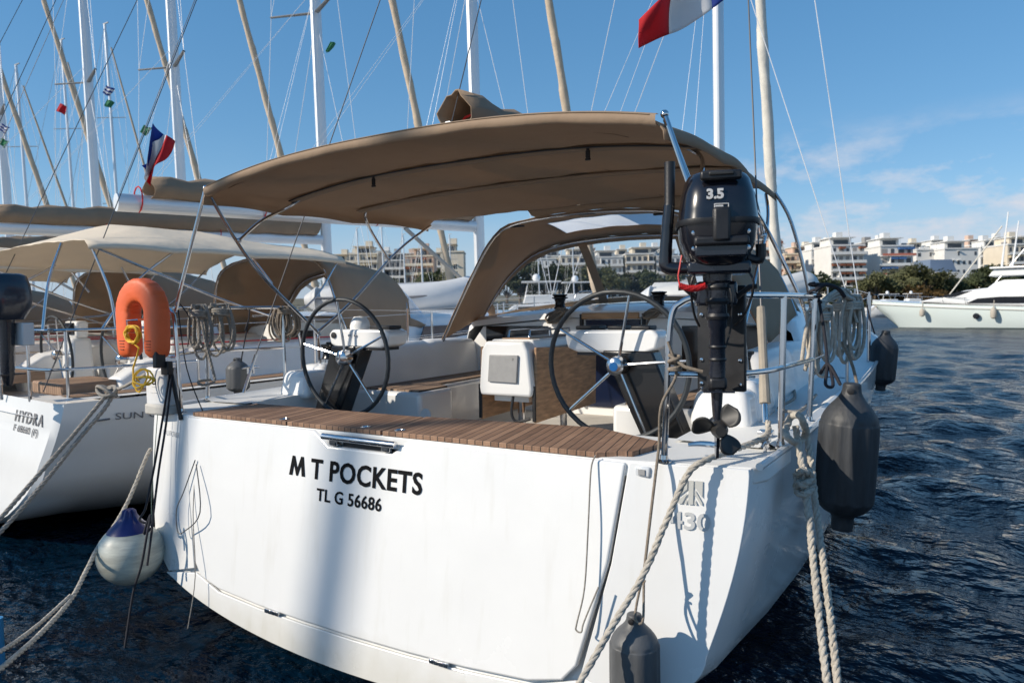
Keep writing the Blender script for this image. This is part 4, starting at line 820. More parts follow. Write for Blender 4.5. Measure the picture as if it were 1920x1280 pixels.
rope_thing([at(1252, 640, D=3.03), at(1268, 700, D=3.02), at(1240, 760, D=3.0), at(1236, 830, Y=-.0), at(1229, 890, Y=-.045), at(1217, 990, Y=-.11), ky], .0065, ROPED, 'thin brown lanyard from the stern rail down to the fender on the transom', 'fender_lanyard', False)
rope_thing([ky+Vector((.006, 0, .02)), at(1198, 1110, Y=-.2), at(1191, 1158, Y=-.27), at(1205, 1165, Y=-.27), at(1207, 1110, Y=-.2), ky, ky+Vector((.01, -.01, .02)), ky+Vector((-.01, -.012, -.01)), ky+Vector((.012, -.012, -.02))], .0055, ROPED, 'short brown rope loop knotted through the top of the transom fender', 'fender_loop', False, 5)
f2 = at(1588, 856, D=3.62); fender(f2, .76, .143, RUBB, 'large dark ribbed fender hanging at the near quarter, weathered and partly sunlit', 12, 0, .06)
rope_thing([at(1535, 560, D=4.0), at(1545, 620, D=3.9), at(1551, 682, D=3.75), at(1548, 720, D=3.6), at(1562, 722, D=3.6), at(1556, 685, D=3.75), at(1575, 720, D=3.62), at(1553, 683, D=3.74), at(1538, 700, D=3.8)], .0085, ROPEK, 'black rope tying the large dark fender to the near side rail', 'fender_lanyard', False, 6)
f3 = at(1656, 676, D=7.0); fender(f3, .60, .125, RUBB, 'dark fender hanging far forward over the blue water', 12, 0, .08)
rope_thing([at(1625, 570, D=6.9), at(1632, 600, D=6.9), at(1640, 626, D=6.95)], .007, ROPEK, 'short dark rope holding the forward fender over the water', 'fender_lanyard', False, 5)
f4 = at(446, 706, D=6.35); fender(f4, .34, .10, RUBG, 'small grey fender hanging between the two yachts', 10)
rope_thing([at(468, 580, D=6.1), at(466, 600, D=6.1), at(459, 620, D=6.15), at(465, 605, D=6.15), at(455, 660, D=6.2), at(452, 678, D=6.25)], .006, ROPEK, 'thin dark line holding the small grey fender between the yachts', 'fender_lanyard', False, 5)
bc = at(245, 1036, D=4.78)
BT = thing('buoy_fender', 'round cream ball fender with a blue top, floating beside the left stern corner', 'ball fender', (bc.x, bc.y, bc.z-.21), None)
pr_ = [(.003, -.208)]+[(.208*math.sin(a), -.208*math.cos(a)) for a in np.linspace(.15, 2.40, 24)]; MB().lathe(pr_, 40, bc).build('ball_body', BUOYW, BT)
zt = -.208*math.cos(2.40); rt = .208*math.sin(2.40); MB().lathe([(rt, zt), (rt*.88, zt+.022), (rt*.66, zt+.052), (rt*.48, zt+.08), (rt*.34, zt+.11), (rt*.30, zt+.135), (rt*.22, zt+.145), (0, zt+.147)], 30, bc, ribs=9, rd=.012, z0=zt+.03, z1=zt+.2).build('ball_top', BLUE, BT)
bt_ = bc+Vector((0, 0, .29))
rope_thing([at(320, 690, D=4.85), at(309, 760, D=4.83), at(292, 860, D=4.8), at(280, 920, D=4.76), at(272, 955, D=4.72), at(262, 975, D=4.68), at(285, 985, D=4.66), at(270, 1000, D=4.62), at(282, 965, D=4.66), at(276, 1000, D=4.6), at(265, 1060, D=4.58), at(250, 1110, D=4.58), at(236, 1200, D=4.5), at(224, 1282, D=4.4)], .0075, ROPEK, 'long black line from the stern rail past the ball fender into the water', 'fender_lanyard', False)
rope_thing([at(324, 690, D=4.83), at(312, 790, D=4.8), at(298, 880, D=4.78), at(288, 960, D=4.72), at(284, 1000, D=4.62), at(276, 1060, D=4.56)], .0075, ROPEK, 'black line hanging down to the knot on the ball fender', 'fender_lanyard', False)
rope_thing([at(283, 840, D=5.35), at(273, 860, D=5.3), at(243, 933, D=5.1), at(213, 987, D=4.9), at(187, 1020, D=4.7), at(160, 1073, D=4.45), at(133, 1123, D=4.2), at(80, 1183, D=3.8), at(13, 1243, D=3.4), at(-60, 1300, D=3.1), Vector((-.6, -4.5, .33))], .0145, ROPE, 'beige mooring rope leading past the ball fender to the bottom left corner')
rope_thing([at(132, 1116, D=4.22), at(75, 1168, D=3.9), at(15, 1212, D=3.55), at(-60, 1252, D=3.2), Vector((-.7, -4.5, .33))], .012, ROPE, 'second beige mooring rope strand just above the first in the bottom left corner')
for i, (a, b, lab) in enumerate((((365, 866), (334, 985), 'thin wire loop hanging at the left seam of the transom'), ((1115, 852), (1090, 1180), 'thin wire loop hanging at the right seam of the transom'))):
    D0 = 4.72 if i == 0 else 3.18
    if i == 0: P_ = [at(366, 862, Y=-.06), at(345, 920, Y=-.10), at(331, 955, Y=-.13), at(333, 995, Y=-.15), at(345, 996, Y=-.15), at(375, 960, Y=-.14), at(368, 870, Y=-.07)]
    else: P_ = [at(1117, 853, Y=-.02), at(1108, 880, Y=-.05), at(1103, 980, Y=-.10), at(1096, 1100, Y=-.14), at(1082, 1165, Y=-.17), at(1080, 1180, Y=-.17), at(1090, 1184, Y=-.17), at(1095, 1165, Y=-.165), at(1122, 1100, Y=-.13)]
    rope_thing(P_, .0038, WIRED if i == 0 else ROPEG, lab, 'retaining_wire', False, 5, 'wire')
rope_thing([at(368, 860, D=4.7), at(362, 960, D=4.62), at(366, 1080, D=4.5), at(352, 1178, D=4.45)], .003, ROPEG, 'thin cord hanging beside the left transom seam to the water', 'thin_cord', False, 5, 'cord')
rope_thing([at(296, 770, D=4.88), at(290, 850, D=4.86), at(284, 940, D=4.82), at(286, 1000, D=4.76)], .0028, mat('cord_green', (.22, .26, .19), .8), 'thin green cord hanging down the left corner of the transom', 'thin_cord', False, 5, 'cord')
# rope coils: hanging loops over the rails
def coil(top, ax, n, L, w_, R, mt, label, seed, drop=(0, 0, 0), thick=.05, twist=False):
    r = random.Random(seed); top = Vector(top); ax = Vector(ax).normalized(); nz = ax.cross(Vector((0, 0, 1))).normalized(); P_ = []
    for i in range(n):
        l = L*r.uniform(.72, 1.12); ww = w_*r.uniform(.5, 1.15); o_ = nz*r.uniform(-thick, thick)+ax*r.uniform(-.3, .3)*w_
        for a in range(12):
            t = a/12; an = 2*math.pi*t; x = math.sin(an)*ww*.5*(.55+.45*(.5-.5*math.cos(an))); z = -l*(.5-.5*math.cos(an))
            P_.append(top+o_+ax*x+nz*(math.cos(an*.5+i)*.02)+Vector((0, 0, z)))
    mb = MB()
    if twist: mb.rope(P_, R, k=3)
    else: mb.tube(P_, R, 7, 3)
    for i in range(3):
        z = -.12*L-i*R*1.6; mb.tube([top+ax*(w_*.3*math.cos(a))+nz*(thick*1.25*math.sin(a))+Vector((0, 0, z+.006*math.sin(a))) for a in np.linspace(0, 6.28, 14)], R, 7, 2)
    return one(mb, 'rope_coil', mt, label, 'rope coil', None, smooth=60)
coil(at(1588, 555, D=4.75), (.5, .85, 0), 8, .42, .21, .0115, ROPE, 'large beige rope coil draped over the near side rail, right half', 3, thick=.07)
coil(at(1535, 575, D=4.35), (.5, .85, 0), 7, .40, .17, .011, ROPE, 'large beige rope coil hung on the near side rail, left half', 4, thick=.05)
P_ = [at(1515, 690, D=4.3), at(1528, 590, D=4.3), at(1560, 555, D=4.5), at(1595, 560, D=4.7), at(1600, 600, D=4.75)]
mb = MB()
for i in range(6): mb.tube([p+Vector(rng.normal(0, .022, 3)) for p in P_], .0115, 7, 6)
one(mb, 'rope_bundle', ROPE, 'bundle of beige rope strands arching over the near side rail between two coils', 'rope bundle', smooth=60)
rope_thing([at(1580, 640, D=4.7), at(1600, 690, D=4.6), at(1612, 748, D=4.5)], .010, ROPED, 'single brown rope leading from the near rail to the gunwale', 'rope_tail', False, 4)
rope_thing([at(1440, 730, Z=1.26), at(1480, 722, Z=1.26), at(1490, 745, Z=1.26), at(1460, 765, Z=1.26), at(1500, 770, Z=1.26), at(1530, 740, Z=1.27)], .010, ROPEG, 'loose grey rope lying on the near side deck', 'rope_tail', False, 6)
rope_thing([at(1528, 545, D=3.9), at(1545, 534, D=3.9), at(1570, 540, D=3.95), at(1583, 556, D=4.0)], .012, ROPEK, 'black rope end curling from the corner of the near stern rail', 'rope_end', False, 5)
cr_ = Vector((2.15, 1.33, 1.92)); one(MB().tube([cr_+Vector((.03*math.cos(a), .03*math.sin(a), .012*math.sin(a*.37)-.03+.004*a)) for a in np.linspace(0, 30, 60)], .008, 6), 'rope_lashing', ROPEK, 'black rope lashing wound round the corner of the near stern rail', 'lashing', smooth=60)
rl_ = at(1265, 695, D=3.02); one(MB().tube([rl_+Vector((.024*math.cos(a), .024*math.sin(a), .012*math.cos(a*.3)-.01+.003*a)) for a in np.linspace(0, 22, 44)]+[rl_+Vector((.05, -.02, .02)), rl_+Vector((.12, 0, .0))], .008, 6), 'rope_lashing', ROPED, 'brown rope lashing wound round the near stern rail leg', 'lashing', smooth=60)
# coil on the coachroof by the port winch, another by the starboard winch
def pile(c, n, w_, h, R, mt, label, seed):
    r = random.Random(seed); P_ = []
    for i in range(n*10):
        a = i*.628; k = i/(n*10); P_.append(c+Vector((w_*math.cos(a)*(.8+.25*r.random()), .07*math.sin(a*.97)+.03*r.random()-.04, h*(.5+.5*math.sin(a+k*3))*(.85+.3*r.random()))))
    return one(MB().tube(P_, R, 7, 3), 'rope_coil', mt, label, 'rope coil', smooth=60)
c_ = at(1046, 592, Y=3.42); pile(c_+Vector((0, 0, -.07)), 9, .13, .13, .011, ROPED, 'brown rope coil on the cabin top below the left winch', 5)
c_ = at(1225, 588, Y=3.42); pile(c_+Vector((0, 0, -.04)), 6, .09, .08, .010, ROPED, 'brown rope coil on the cabin top below the right winch', 6)
rope_thing([at(1222, 590, Y=3.4), at(1212, 610, Y=3.38), at(1218, 630, Y=3.4), at(1214, 650, Y=3.42)], .011, ROPED, 'knotted brown rope end hanging down the cabin bulkhead', 'rope_tail', False, 4)
# port rail: grey coiled line, brown coil
coil(at(372, 572, D=5.35), (.8, .5, 0), 5, .42, .16, .0105, ROPEG, 'grey rope coil hanging from the port rail, nearest the lifebuoy', 8, thick=.04, twist=True)
coil(at(412, 570, D=5.5), (.8, .5, 0), 5, .40, .2, .0105, ROPEG, 'grey rope coil hanging from the port rail, second from the lifebuoy', 9, thick=.04, twist=True)
coil(at(535, 575, D=6.2), (.8, .5, 0), 13, .27, .2, .0085, ROPED, 'thick brown rope coil hanging from the port lifeline behind the left wheel', 10, thick=.05)
rope_thing([at(378, 600, D=5.3), at(385, 640, D=5.3), at(398, 690, D=5.3), at(402, 715, D=5.3), at(380, 722, D=5.2), at(372, 715, D=5.2), at(395, 712, D=5.3)], .011, ROPEG, 'grey rope tail dropping from the coil to the port side deck', 'rope_tail', True, 5)
for i, (a, b, c_) in enumerate((((338, 570), (356, 600), (352, 650)), ((334, 580), (350, 690), (382, 775)))):
    rope_thing([at(*a, D=5.0), at(*b, D=5.0), at(*c_, D=4.95)], .004, ROPEK, ('thin black cable looping beside the port rail post', 'thin black cable running down behind the lifebuoy to the deck')[i], 'cable', False, 5, 'cable')
# flag at the top of the picture, dinghy on the foredeck
fl = thing('french_flag', 'large blue, white and red flag blowing to the left at the top of the picture', 'flag', tuple(at(1385, -20, D=7.5)))
bs0, bs1 = Vector((2.0, .78, 1.27)), Vector((.03, 7.5-.028*15.85-.05, 17.8)); f0 = bs0
for i in range(400):
    q_ = bs0.lerp(bs1, i/400); z_ = (q_-CAM).dot(Fv)
    if 640-FPX*(q_-CAM).dot(Uv)/z_ < -75: f0 = q_; break
fD = (f0-CAM).dot(Fv); ex_ = at(1182, 66, D=fD-.25)-f0
flagmesh(f0+Vector((0, 0, -.16)), ex_, ex_.cross(Rv.cross(Uv)).normalized()*-1 if False else Uv, ex_.length*1.05, .27*fD/5.6, (FLAGB, FLAGW, FLAGR), fl, amp=.13, droop=.02, seed=5)
def inflatable(label, loc, L, W, R, yaw, pitch=0, upside=False, mt=HYP, mt2=HYPW, mark=False):
    t_ = thing('inflatable_dinghy', label, 'dinghy', (0, 0, 0)); mb = MB(); w2 = W/2-R
    P_ = [(-L/2, -w2, 0), (-L/4, -w2, 0), (L*.12, -w2, .0), (L*.32, -w2*.72, .05), (L*.46, -w2*.25, .13), (L*.48, 0, .15), (L*.46, w2*.25, .13), (L*.32, w2*.72, .05), (L*.12, w2, 0), (-L/4, w2, 0), (-L/2, w2, 0)]
    Q = catmull(P_, 6); n = len(Q); rr = [R*(.25+.75*min(1, i/5)**.6)*(1 if i < n-6 else (.25+.75*min(1, (n-1-i)/5)**.6)) if i < 6 or i > n-7 else R for i in range(n)]
    mb.tube(Q, rr, 16); tb_ = mb.build('tube', mt, t_, smooth=60)
    MB().tube([Q[0]+Vector((-.1, 0, 0)), Q[0]+Vector((.1, 0, 0))], [R*.3, R*.9], 14).build('tube_cone', HYPW, t_); MB().tube([Q[-1]+Vector((-.1, 0, 0)), Q[-1]+Vector((.1, 0, 0))], [R*.3, R*.9], 14).build('tube_cone', HYPW, t_)
    sg = -1 if not upside else 1
    MB().grid([[Vector((x, y*k, sg*(-R*.55-.14*(1-abs(y)/w2)*(1+.2*x)))*1) for y in np.linspace(-w2, w2, 9)] for x, k in ((-L/2+.05, 1), (-L/4, 1), (0, 1), (L*.25, .85), (L*.42, .35))] if sg < 0 else [[Vector((x, y*k, R*.55+.14*(1-abs(y)/w2))) for y in np.linspace(-w2, w2, 9)] for x, k in ((-L/2+.05, 1), (-L/4, 1), (0, 1), (L*.25, .85), (L*.42, .35))]).build('hull_floor', mt2, t_, solid=.01)
    MB().box((-L/2+.12, 0, 0), (.05, 2*w2, R*1.6)).build('dinghy_transom', HYPW, t_)
    for s in (1, -1): MB().tube([(-L/2+.1, s*(w2+R), .02), (0, s*(w2+R+.004), .02), (L*.13, s*(w2+R), .02), (L*.33, s*(w2*.72+R*.9), .07)], .022, 8, 5).build('rub_strake', mat('strake_grey', (.2, .2, .21), .6), t_)
    if mark:
        for i, (x, z) in enumerate(((.0, .06), (.05, .03), (.12, .05), (.2, .02), (.26, .04), (.32, .03))): MB().box((x-.2, -(w2+R*.985), z-.0), (.05, .03, .02+.02*(i % 2))).build('tube_print', mat('print_blue', (.02, .14, .42), .5), t_)
    t_.location = loc; t_.rotation_euler = (0 if not upside else 0, pitch, yaw); return t_
inflatable('pale inflatable dinghy upside down on the near yacht foredeck, behind the outboard motor', (-.35, 9.15, 2.02), 2.5, 1.5, .24, math.radians(8), 0, True, mat('inflatable_pale', (.60, .60, .58), .5, var=.05, vs=4), mat('inflatable_pale', (0, 0, 0)))
# ================================================================== neighbouring yachts
def cruiser(root, cm=CANVASL):
    H2 = Hull([0, 1, 2.5, 5, 7.5, 9.5, 11, 12, 12.6], [1.9, 2.0, 2.1, 2.12, 1.95, 1.5, .9, .35, .03], [1.14, 1.15, 1.18, 1.26, 1.36, 1.46, 1.54, 1.6, 1.62],
              [1.80, 1.84, 1.9, 1.8, 1.5, 1.0, .5, .12, .02], [.62, .58, .5, .45, .45, .5, .55, .6, .6], [-.1, -.22, -.4, -.5, -.5, -.4, -.3, -.1, .2], rake=.2, cham=.05, inset=.03)
    hm = bpy.data.materials.get('neighbour_hull')
    if not hm:
        hm = WHITE.copy(); hm.name = 'neighbour_hull'; t = hm.node_tree; b = t.nodes['Principled BSDF']; old = b.inputs['Base Color'].links[0].from_socket
        c = t.nodes.new('ShaderNodeTexCoord'); s_ = t.nodes.new('ShaderNodeSeparateXYZ'); t.links.new(c.outputs['Object'], s_.inputs[0]); r = t.nodes.new('ShaderNodeValToRGB'); r.color_ramp.interpolation = 'CONSTANT'
        mr = t.nodes.new('ShaderNodeMapRange'); mr.inputs[1].default_value = -.5; mr.inputs[2].default_value = .5; t.links.new(s_.outputs[2], mr.inputs[0]); t.links.new(mr.outputs[0], r.inputs[0])
        e = r.color_ramp.elements; e[0].color = (.01, .01, .012, 1); e[1].position = .40; e[1].color = (.12, .09, .05, 1); e2 = e.new(.43); e2.color = (.01, .01, .012, 1); e3 = e.new(.46); e3.color = (1, 1, 1, 1)
        mx = t.nodes.new('ShaderNodeMixRGB'); mx.blend_type = 'MULTIPLY'; mx.inputs[0].default_value = 1; t.links.new(old, mx.inputs[1]); t.links.new(r.outputs[0], mx.inputs[2]); t.links.new(mx.outputs[0], b.inputs['Base Color'])
    hull2 = H2.build(hm, root)
    b = lambda y: H2.at('b', y); sh = lambda y: H2.at('sh', y)
    dk = MB(); ys = [.05, .6, 1.2, 2, 3, 3.9]
    for s in (1, -1): dk.grid([[Vector((s*(b(y)-.01), y, sh(y)+.02)), Vector((s*(b(y)-.08), y, sh(y)+.03)), Vector((s*1.35, y, sh(y)+.02))] for y in ys])
    dk.grid([[Vector((x*b(y), y, sh(y)+.02+.05*(1-x*x))) for x in (-1, -.6, 0, .6, 1)] for y in (3.9, 5, 6.5, 8, 9.5, 10.6, 11.6, 12.4)])
    dk.grid([[Vector((x, y, 1.0)) for x in (-1.5, 0, 1.5)] for y in (.0, .9)]); dk.build('deck', WHITE2, root)
    MB().grid([[Vector((x, y, .8)) for x in (-1.35, 1.35)] for y in (.9, 3.9)]).build('cockpit_sole', WHITE2, root)
    for s in (1, -1):
        MB().grid([[Vector((s*(b(y)-.09), y, sh(y)+.036)), Vector((s*(b(y)-.40), y, sh(y)+.034))] for y in (.2, .8, 1.6, 2.6, 3.6, 4.6)]).build('side_deck_teak', TEAKS, root)
        prof = [(1.48, 1.15), (1.44, 1.52), (1.38, 1.56), (1.22, 1.55), (1.15, 1.5), (1.12, .8)]; co = MB().grid([[Vector((s*x, y, 1.15+(z-1.15)*(k if z > 1.15 else 1))) for x, z in prof] for y, k in ((.75, .3), (1.0, .7), (1.6, .95), (2.6, 1), (3.9, 1.05))]); co.f.append(tuple(range(6))); co.build('coaming', WHITE2, root, smooth=50, bevel=.02)
        MB().tube([(s*1.43, y, 1.575) for y in (1.2, 2.5, 3.9)], .008, 6).build('coaming_trim', RED, root)
        wq = MB().box((s*.85, 1.25, 1.25), (.34, .3, .75), taper=.8).build('pedestal', WHITE, root, bevel=.05); wheel(root, (s*.85, 1.02, 1.42), .46, .06)
        pd = MB().box((s*.85, 1.25, 1.72), (.36, .14, .2)).build('instrument_pod', WHITE2, root, bevel=.03); MB().box((s*.85, 1.17, 1.73), (.24, .02, .14)).build('plotter', DARKWIN, pd)
        MB().box((s*.95, 2.6, 1.1), (.6, 2.2, .3)).build('bench', WHITE2, root, bevel=.03); MB().box((s*1.0, .55, 1.2), (.75, .55, .12)).build('helm_seat', TEAKS, root, bevel=.02)
    MB().box((0, 2.5, 1.2), (.5, 1.3, .75)).build('cockpit_table', WHITE2, root, bevel=.04)
    rows = []
    for y, hw, z in ((3.9, 1.5, 1.5), (3.92, 1.5, 1.66), (4.1, 1.5, 1.74), (5.5, 1.42, 1.80), (7, 1.25, 1.82), (8.6, 1.0, 1.78), (9.6, .7, 1.56)):
        dz = sh(y)+.02; rows.append([Vector((-hw-.15, y, dz)), Vector((-hw, y, z-.08)), Vector((-hw+.1, y, z))]+[Vector((hw*x, y, z+.08*(1-x*x))) for x in (-.6, -.3, 0, .3, .6)]+[Vector((hw-.1, y, z)), Vector((hw, y, z-.08)), Vector((hw+.15, y, dz))])
    m_ = MB().grid(rows); m_.f.append(tuple(range(11))); cr = m_.build('coachroof', WHITE, root, smooth=50)
    for s in (1, -1): MB().prism([(4.6, 1.47), (8.4, 1.52), (8.5, 1.68), (4.7, 1.66)], lambda y, z, d: Vector((s*(lerp(1.60, 1.13, (y-4.6)/3.9)+d), y, z)), 0, .012).build('cabin_window', NAVY, cr)
    MB().prism([(-.3, .85), (.3, .85), (.3, 1.62), (-.3, 1.62)], lambda x, z, d: Vector((x, d, z)), 3.87, 3.91).build('companionway_door', DARKWIN, cr)
    A2 = [(-1.52, 3.5, 1.45), (-1.45, 3.35, 1.9), (-1.25, 3.3, 2.4), (-.9, 3.3, 2.58), (-.4, 3.3, 2.64), (0, 3.3, 2.65)]
    B2 = [(-1.5, 4.5, 1.62), (-1.36, 4.6, 2.05), (-1.05, 4.62, 2.35), (-.7, 4.65, 2.46), (-.3, 4.65, 2.5), (0, 4.65, 2.5)]
    C2 = [(-1.5, 4.7, 1.62), (-1.4, 5.0, 1.72), (-1.0, 5.25, 1.78), (-.6, 5.35, 1.82), (-.3, 5.4, 1.84), (0, 5.4, 1.84)]
    dodger(root, A2, B2, C2, CANVAS if cm is CANVASL else cm); MB().box((0, 4.3, 1.72), (2.3, .5, .2)).build('hatch_garage', CANVASD, root, bevel=.05)
    ye, yf = .45, 3.35; bo, _ = bimini(root, ye, yf, 1.58, 2.55, .40, cm, (.45, 1.2, 2.1, 3.35), drop=.07, flare=.06, p=2.0, wr=.014, fl=.45, k0=.12, ka=.42)
    tubes(root, 'bimini_frame', [[(1.56, .5, 2.52), (1.72, 1.6, 2.05), (1.76, 2.45, 1.75), (1.77, 2.55, 1.6), (1.77, 2.58, 1.2)], [(1.56, 3.3, 2.52), (1.72, 2.7, 1.95), (1.74, 2.0, 1.85)], [(1.55, 1.3, 2.53), (1.66, .85, 2.2), (1.7, .5, 1.75)],
        [(1.56, .5, 2.52), (1.66, .6, 2.1), (1.72, .62, 1.75)], [(1.55, 2.1, 2.53), (1.66, 2.3, 2.2)], [(1.0, .46, 2.575), (1.1, .3, 2.2), (1.2, .2, 1.75)]], .0125)
    for s in (1, -1):
        tubes(root, 'pushpit', [[(s*.65, .02, 1.1), (s*.66, .0, 1.7), (s*.75, .0, 1.76), (s*1.6, .06, 1.76), (s*1.8, .3, 1.76), (s*1.88, 1.3, 1.76)], [(s*.68, .02, 1.42), (s*1.6, .06, 1.42), (s*1.8, .3, 1.42), (s*1.88, 1.3, 1.42)], [(s*1.25, .06, 1.12), (s*1.25, .06, 1.76)], [(s*1.72, .2, 1.14), (s*1.72, .2, 1.76)], [(s*1.88, 1.3, 1.16), (s*1.88, 1.3, 1.76)]], .0135, mirror=False)
        xs_ = [(1.98, 2.6), (2.04, 4.4), (1.92, 6.4), (1.55, 8.6), (.9, 10.7)]
        for x, y in xs_: T([(s*x, y, sh(y)), (s*x, y, sh(y)+.62)], .0125, 'stanchion', STEEL, root)
        for h_ in (.61, .32): MB().tube([(s*1.88, 1.3, 1.16+h_)]+[(s*x, y, sh(y)+h_) for x, y in xs_]+[(s*.25, 12.3, 1.62+h_)], .0035, 5).build('lifeline', WIRE, root)
    tubes(root, 'pulpit', [[(.45, 11.7, 1.6), (.42, 11.7, 2.2), (.2, 12.4, 2.25), (0, 12.55, 2.25)]], .0125)
    rig(root, 7.8, 1.85, 18.2, .022, 0, 1.3, ((8.1, 1.05), (12.4, .85)), (1.4, 3.17, 3.4), SAILC, (1.3, .15, 1.2), (12.0, 1.9), CANVASD, chain=(1.95, -.35))
    return H2, hull2
NB = thing('sailing_yacht', 'white sailing yacht left of the near one, cream awning, dark name lettering on its stern', 'sailing yacht', (0, 0, 0), 'sailing yachts moored in the row')
H2, hull2 = cruiser(NB)
nb_org = Vector((-5.50, .35, 0)); nb_yaw = math.radians(-6.8)
protos = []
for i, (x, y, yaw, sc, lab) in enumerate(((-9.15, .3, -5, 1.0, 'white sailing yacht behind the cream awning, third from the right in the row'), (-12.75, .1, -5, .92, 'white sailing yacht fourth from the right, its mast just right of the hanging flag'),
        (-17.1, .1, -2, 1.0, 'white sailing yacht fifth from the right in the row, with a thick mast'), (-21.3, .1, -1, .97, 'white sailing yacht sixth from the right in the row, mast near the left edge'), (-25.9, .2, 0, 1.0, 'white sailing yacht at the far left of the row, only its furled sail showing'))):
    c = copy_tree(NB); c['label'] = lab; c.location = (x, y, 0); c.rotation_euler = (0, 0, math.radians(yaw)); c.scale = (sc, sc, sc); protos.append(c)
# lettering on the neighbour only
u_ = Vector((math.cos(nb_yaw), math.sin(nb_yaw), 0)); NB.location = nb_org; NB.rotation_euler = (0, 0, nb_yaw); bpy.context.view_layer.update()
inv = Matrix.Translation(nb_org) @ Matrix.Rotation(nb_yaw, 4, 'Z'); inv = inv.inverted(); LROT = inv.to_3x3()
def onhull(u0, v0, u1, v1, body, size, mt, sx=1, ax='LEFT', bold=0):
    a, n = hit(hull2, u0, v0); b, n2 = hit(hull2, u1, v1)
    if a is None or b is None: print('text missed', body); return
    if n.dot(CAM-a) < 0: n = -n
    ex = (b-a).normalized(); up = n.cross(ex)
    if up.z < 0: up = -up
    a = a+n*.012; text(body, size, inv @ a, LROT @ ex, LROT @ up, mt, hull2, sx=sx, ax=ax, bold=bold)
def onstern(u0, v0, u1, v1, body, size, sx):
    a_, n_ = hit(hull2, u0, v0); c_, _ = hit(hull2, u1, v1)
    if a_ is None or c_ is None: print('missed', body); return
    la, lc = inv @ a_, inv @ c_; lc.x = la.x; text(body, size, (la.x, la.y-.008, la.z), (1, 0, 0), lc-la, mat('lettering_charcoal', (.16, .16, .17), .6), hull2, sx=sx, ax='LEFT', h=.002, sp=1.22)
onstern(28, 788, 30, 764, 'HYDRA', .15, 1.2); onstern(26, 806, 27, 795, 'F 68660 (F)', .085, 1.2)
onhull(214, 786, 256, 783, 'SUN ODYSSEY', .085, mat('lettering_charcoal', (0, 0, 0)), sx=1.5)
a, n = hit(hull2, 180, 789); b, _ = hit(hull2, 206, 785)
if a and b:
    off = (CAM-a).normalized()*.012; MB().tube([inv @ (a+off), inv @ (b+off)], .008, 6).build('hull_line', mat('lettering_charcoal', (0, 0, 0)), hull2)
# outboard on the neighbour, its flag, its ropes, dinghy
def small_outboard(label, base, s=1):
    t_ = thing('outboard_motor', label, 'outboard motor', base); b = Vector(base); 
    def P(x, y, z): return b+Vector((x, y, z))*s
    r = []
    for w_, d, z in ((.2, .26, .98), (.27, .33, .96), (.31, .38, .88), (.33, .40, .76), (.32, .38, .68), (.22, .28, .58)): r.append([P(w_*.5*math.copysign(abs(math.cos(a))**.7, math.cos(a)), d*.5*math.copysign(abs(math.sin(a))**.7, math.sin(a)), z) for a in [2*math.pi*i/20 for i in range(20)]])
    m_ = MB().grid(r, closed=True); m_.f.append(tuple(range(20))); cw = m_.build('motor_cowl', mat('cowl_blueblack', (.012, .02, .035), .3, coat=.4), t_, smooth=50)
    MB().lathe([(.03, 0), (.03, .006), (.02, .007)], 16, P(.02, -.185, .86), Matrix.Rotation(math.pi/2, 3, 'X')).build('cowl_badge', INKG, cw)
    MB().tube([P(0, 0, .6), P(0, 0, .3), P(0, 0, .1), P(0, 0, 0)], [.07, .055, .05, .03], 14).build('motor_leg', MOTORD, t_); MB().box(P(0, .12, .45), (.26*s, .1*s, .2*s)).build('clamp_bracket', mat('bracket_white', (.6, .6, .6), .5), t_, bevel=.01)
    MB().box(P(0, .02, .1), (.1*s, .2*s, .012)).build('cavitation_plate', MOTORD, t_)
    for k in range(3):
        a = k*2.09+.5; MB().prism([(0, -.02), (.09, -.05), (.11, .0), (.09, .04), (0, .02)], lambda x, y, d: P(math.cos(a)*x-math.sin(a)*y, -.1+d, .03+math.sin(a)*x+math.cos(a)*y), -.004, .004).build('propeller_blade', STEEL, t_)
    return t_
p = at(12, 640, D=5.9); small_outboard('dark outboard motor with a round badge on the stern rail at the left edge', (p.x, p.y, p.z-.37), .95)
def hydra_flag():
    p0 = at(296, 232, D=6.0); p1 = at(265, 312, D=5.9); t_ = thing('french_flag', 'small blue, white and red flag hanging on the backstay of the left neighbour', 'flag', tuple(p1))
    d = p0-p1; n_ = 3
    for i, c in enumerate((FLAGB, FLAGW, FLAGR)):
        R = []
        for a in range(9):
            s_ = lerp(i/3, (i+1)/3, a/8); R.append([p1+d*(t+.02)+Rv*(s_*.09+.022*math.sin(5*s_+4*t))*(.8+.4*t)+Uv*(-s_*.16-.03*math.sin(7*t+3*s_))+Fv*(.05*math.sin(9*s_+5*t)) for t in np.linspace(0, 1, 12)])
        MB().grid(R).build('flag_band', c, t_, smooth=60, solid=.003)
hydra_flag()
for k, (du, dv) in enumerate(((0, 0), (9, 10))):
    rope_thing([at(212+du*.3, 726+dv*.4, D=5.75), at(190+du, 752+dv, D=5.65), at(140+du, 812+dv, D=5.45), at(70+du*1.6, 892+dv, D=5.15), at(0+du*1.6, 972+dv, D=4.85), at(-80+du, 1060+dv, D=4.5), Vector((-2.3+.1*k, -4.5, .33))], .0165, ROPEG, ('grey mooring rope from the left neighbour stern cleat, upper of the pair', 'grey mooring rope from the left neighbour stern cleat, lower of the pair')[k])
kn = [at(200+18*math.cos(a), 733+9*math.sin(a*1.3), D=5.72+.05*math.sin(a)) for a in np.linspace(0, 14, 40)]+[at(225, 728, D=5.7), at(250, 715, D=5.5), at(275, 700, D=5.3)]
one(MB().tube(kn, .014, 7, 2), 'rope_knot', ROPEG, 'tangle of grey rope turned round the left neighbour stern cleat', 'rope knot', smooth=60)
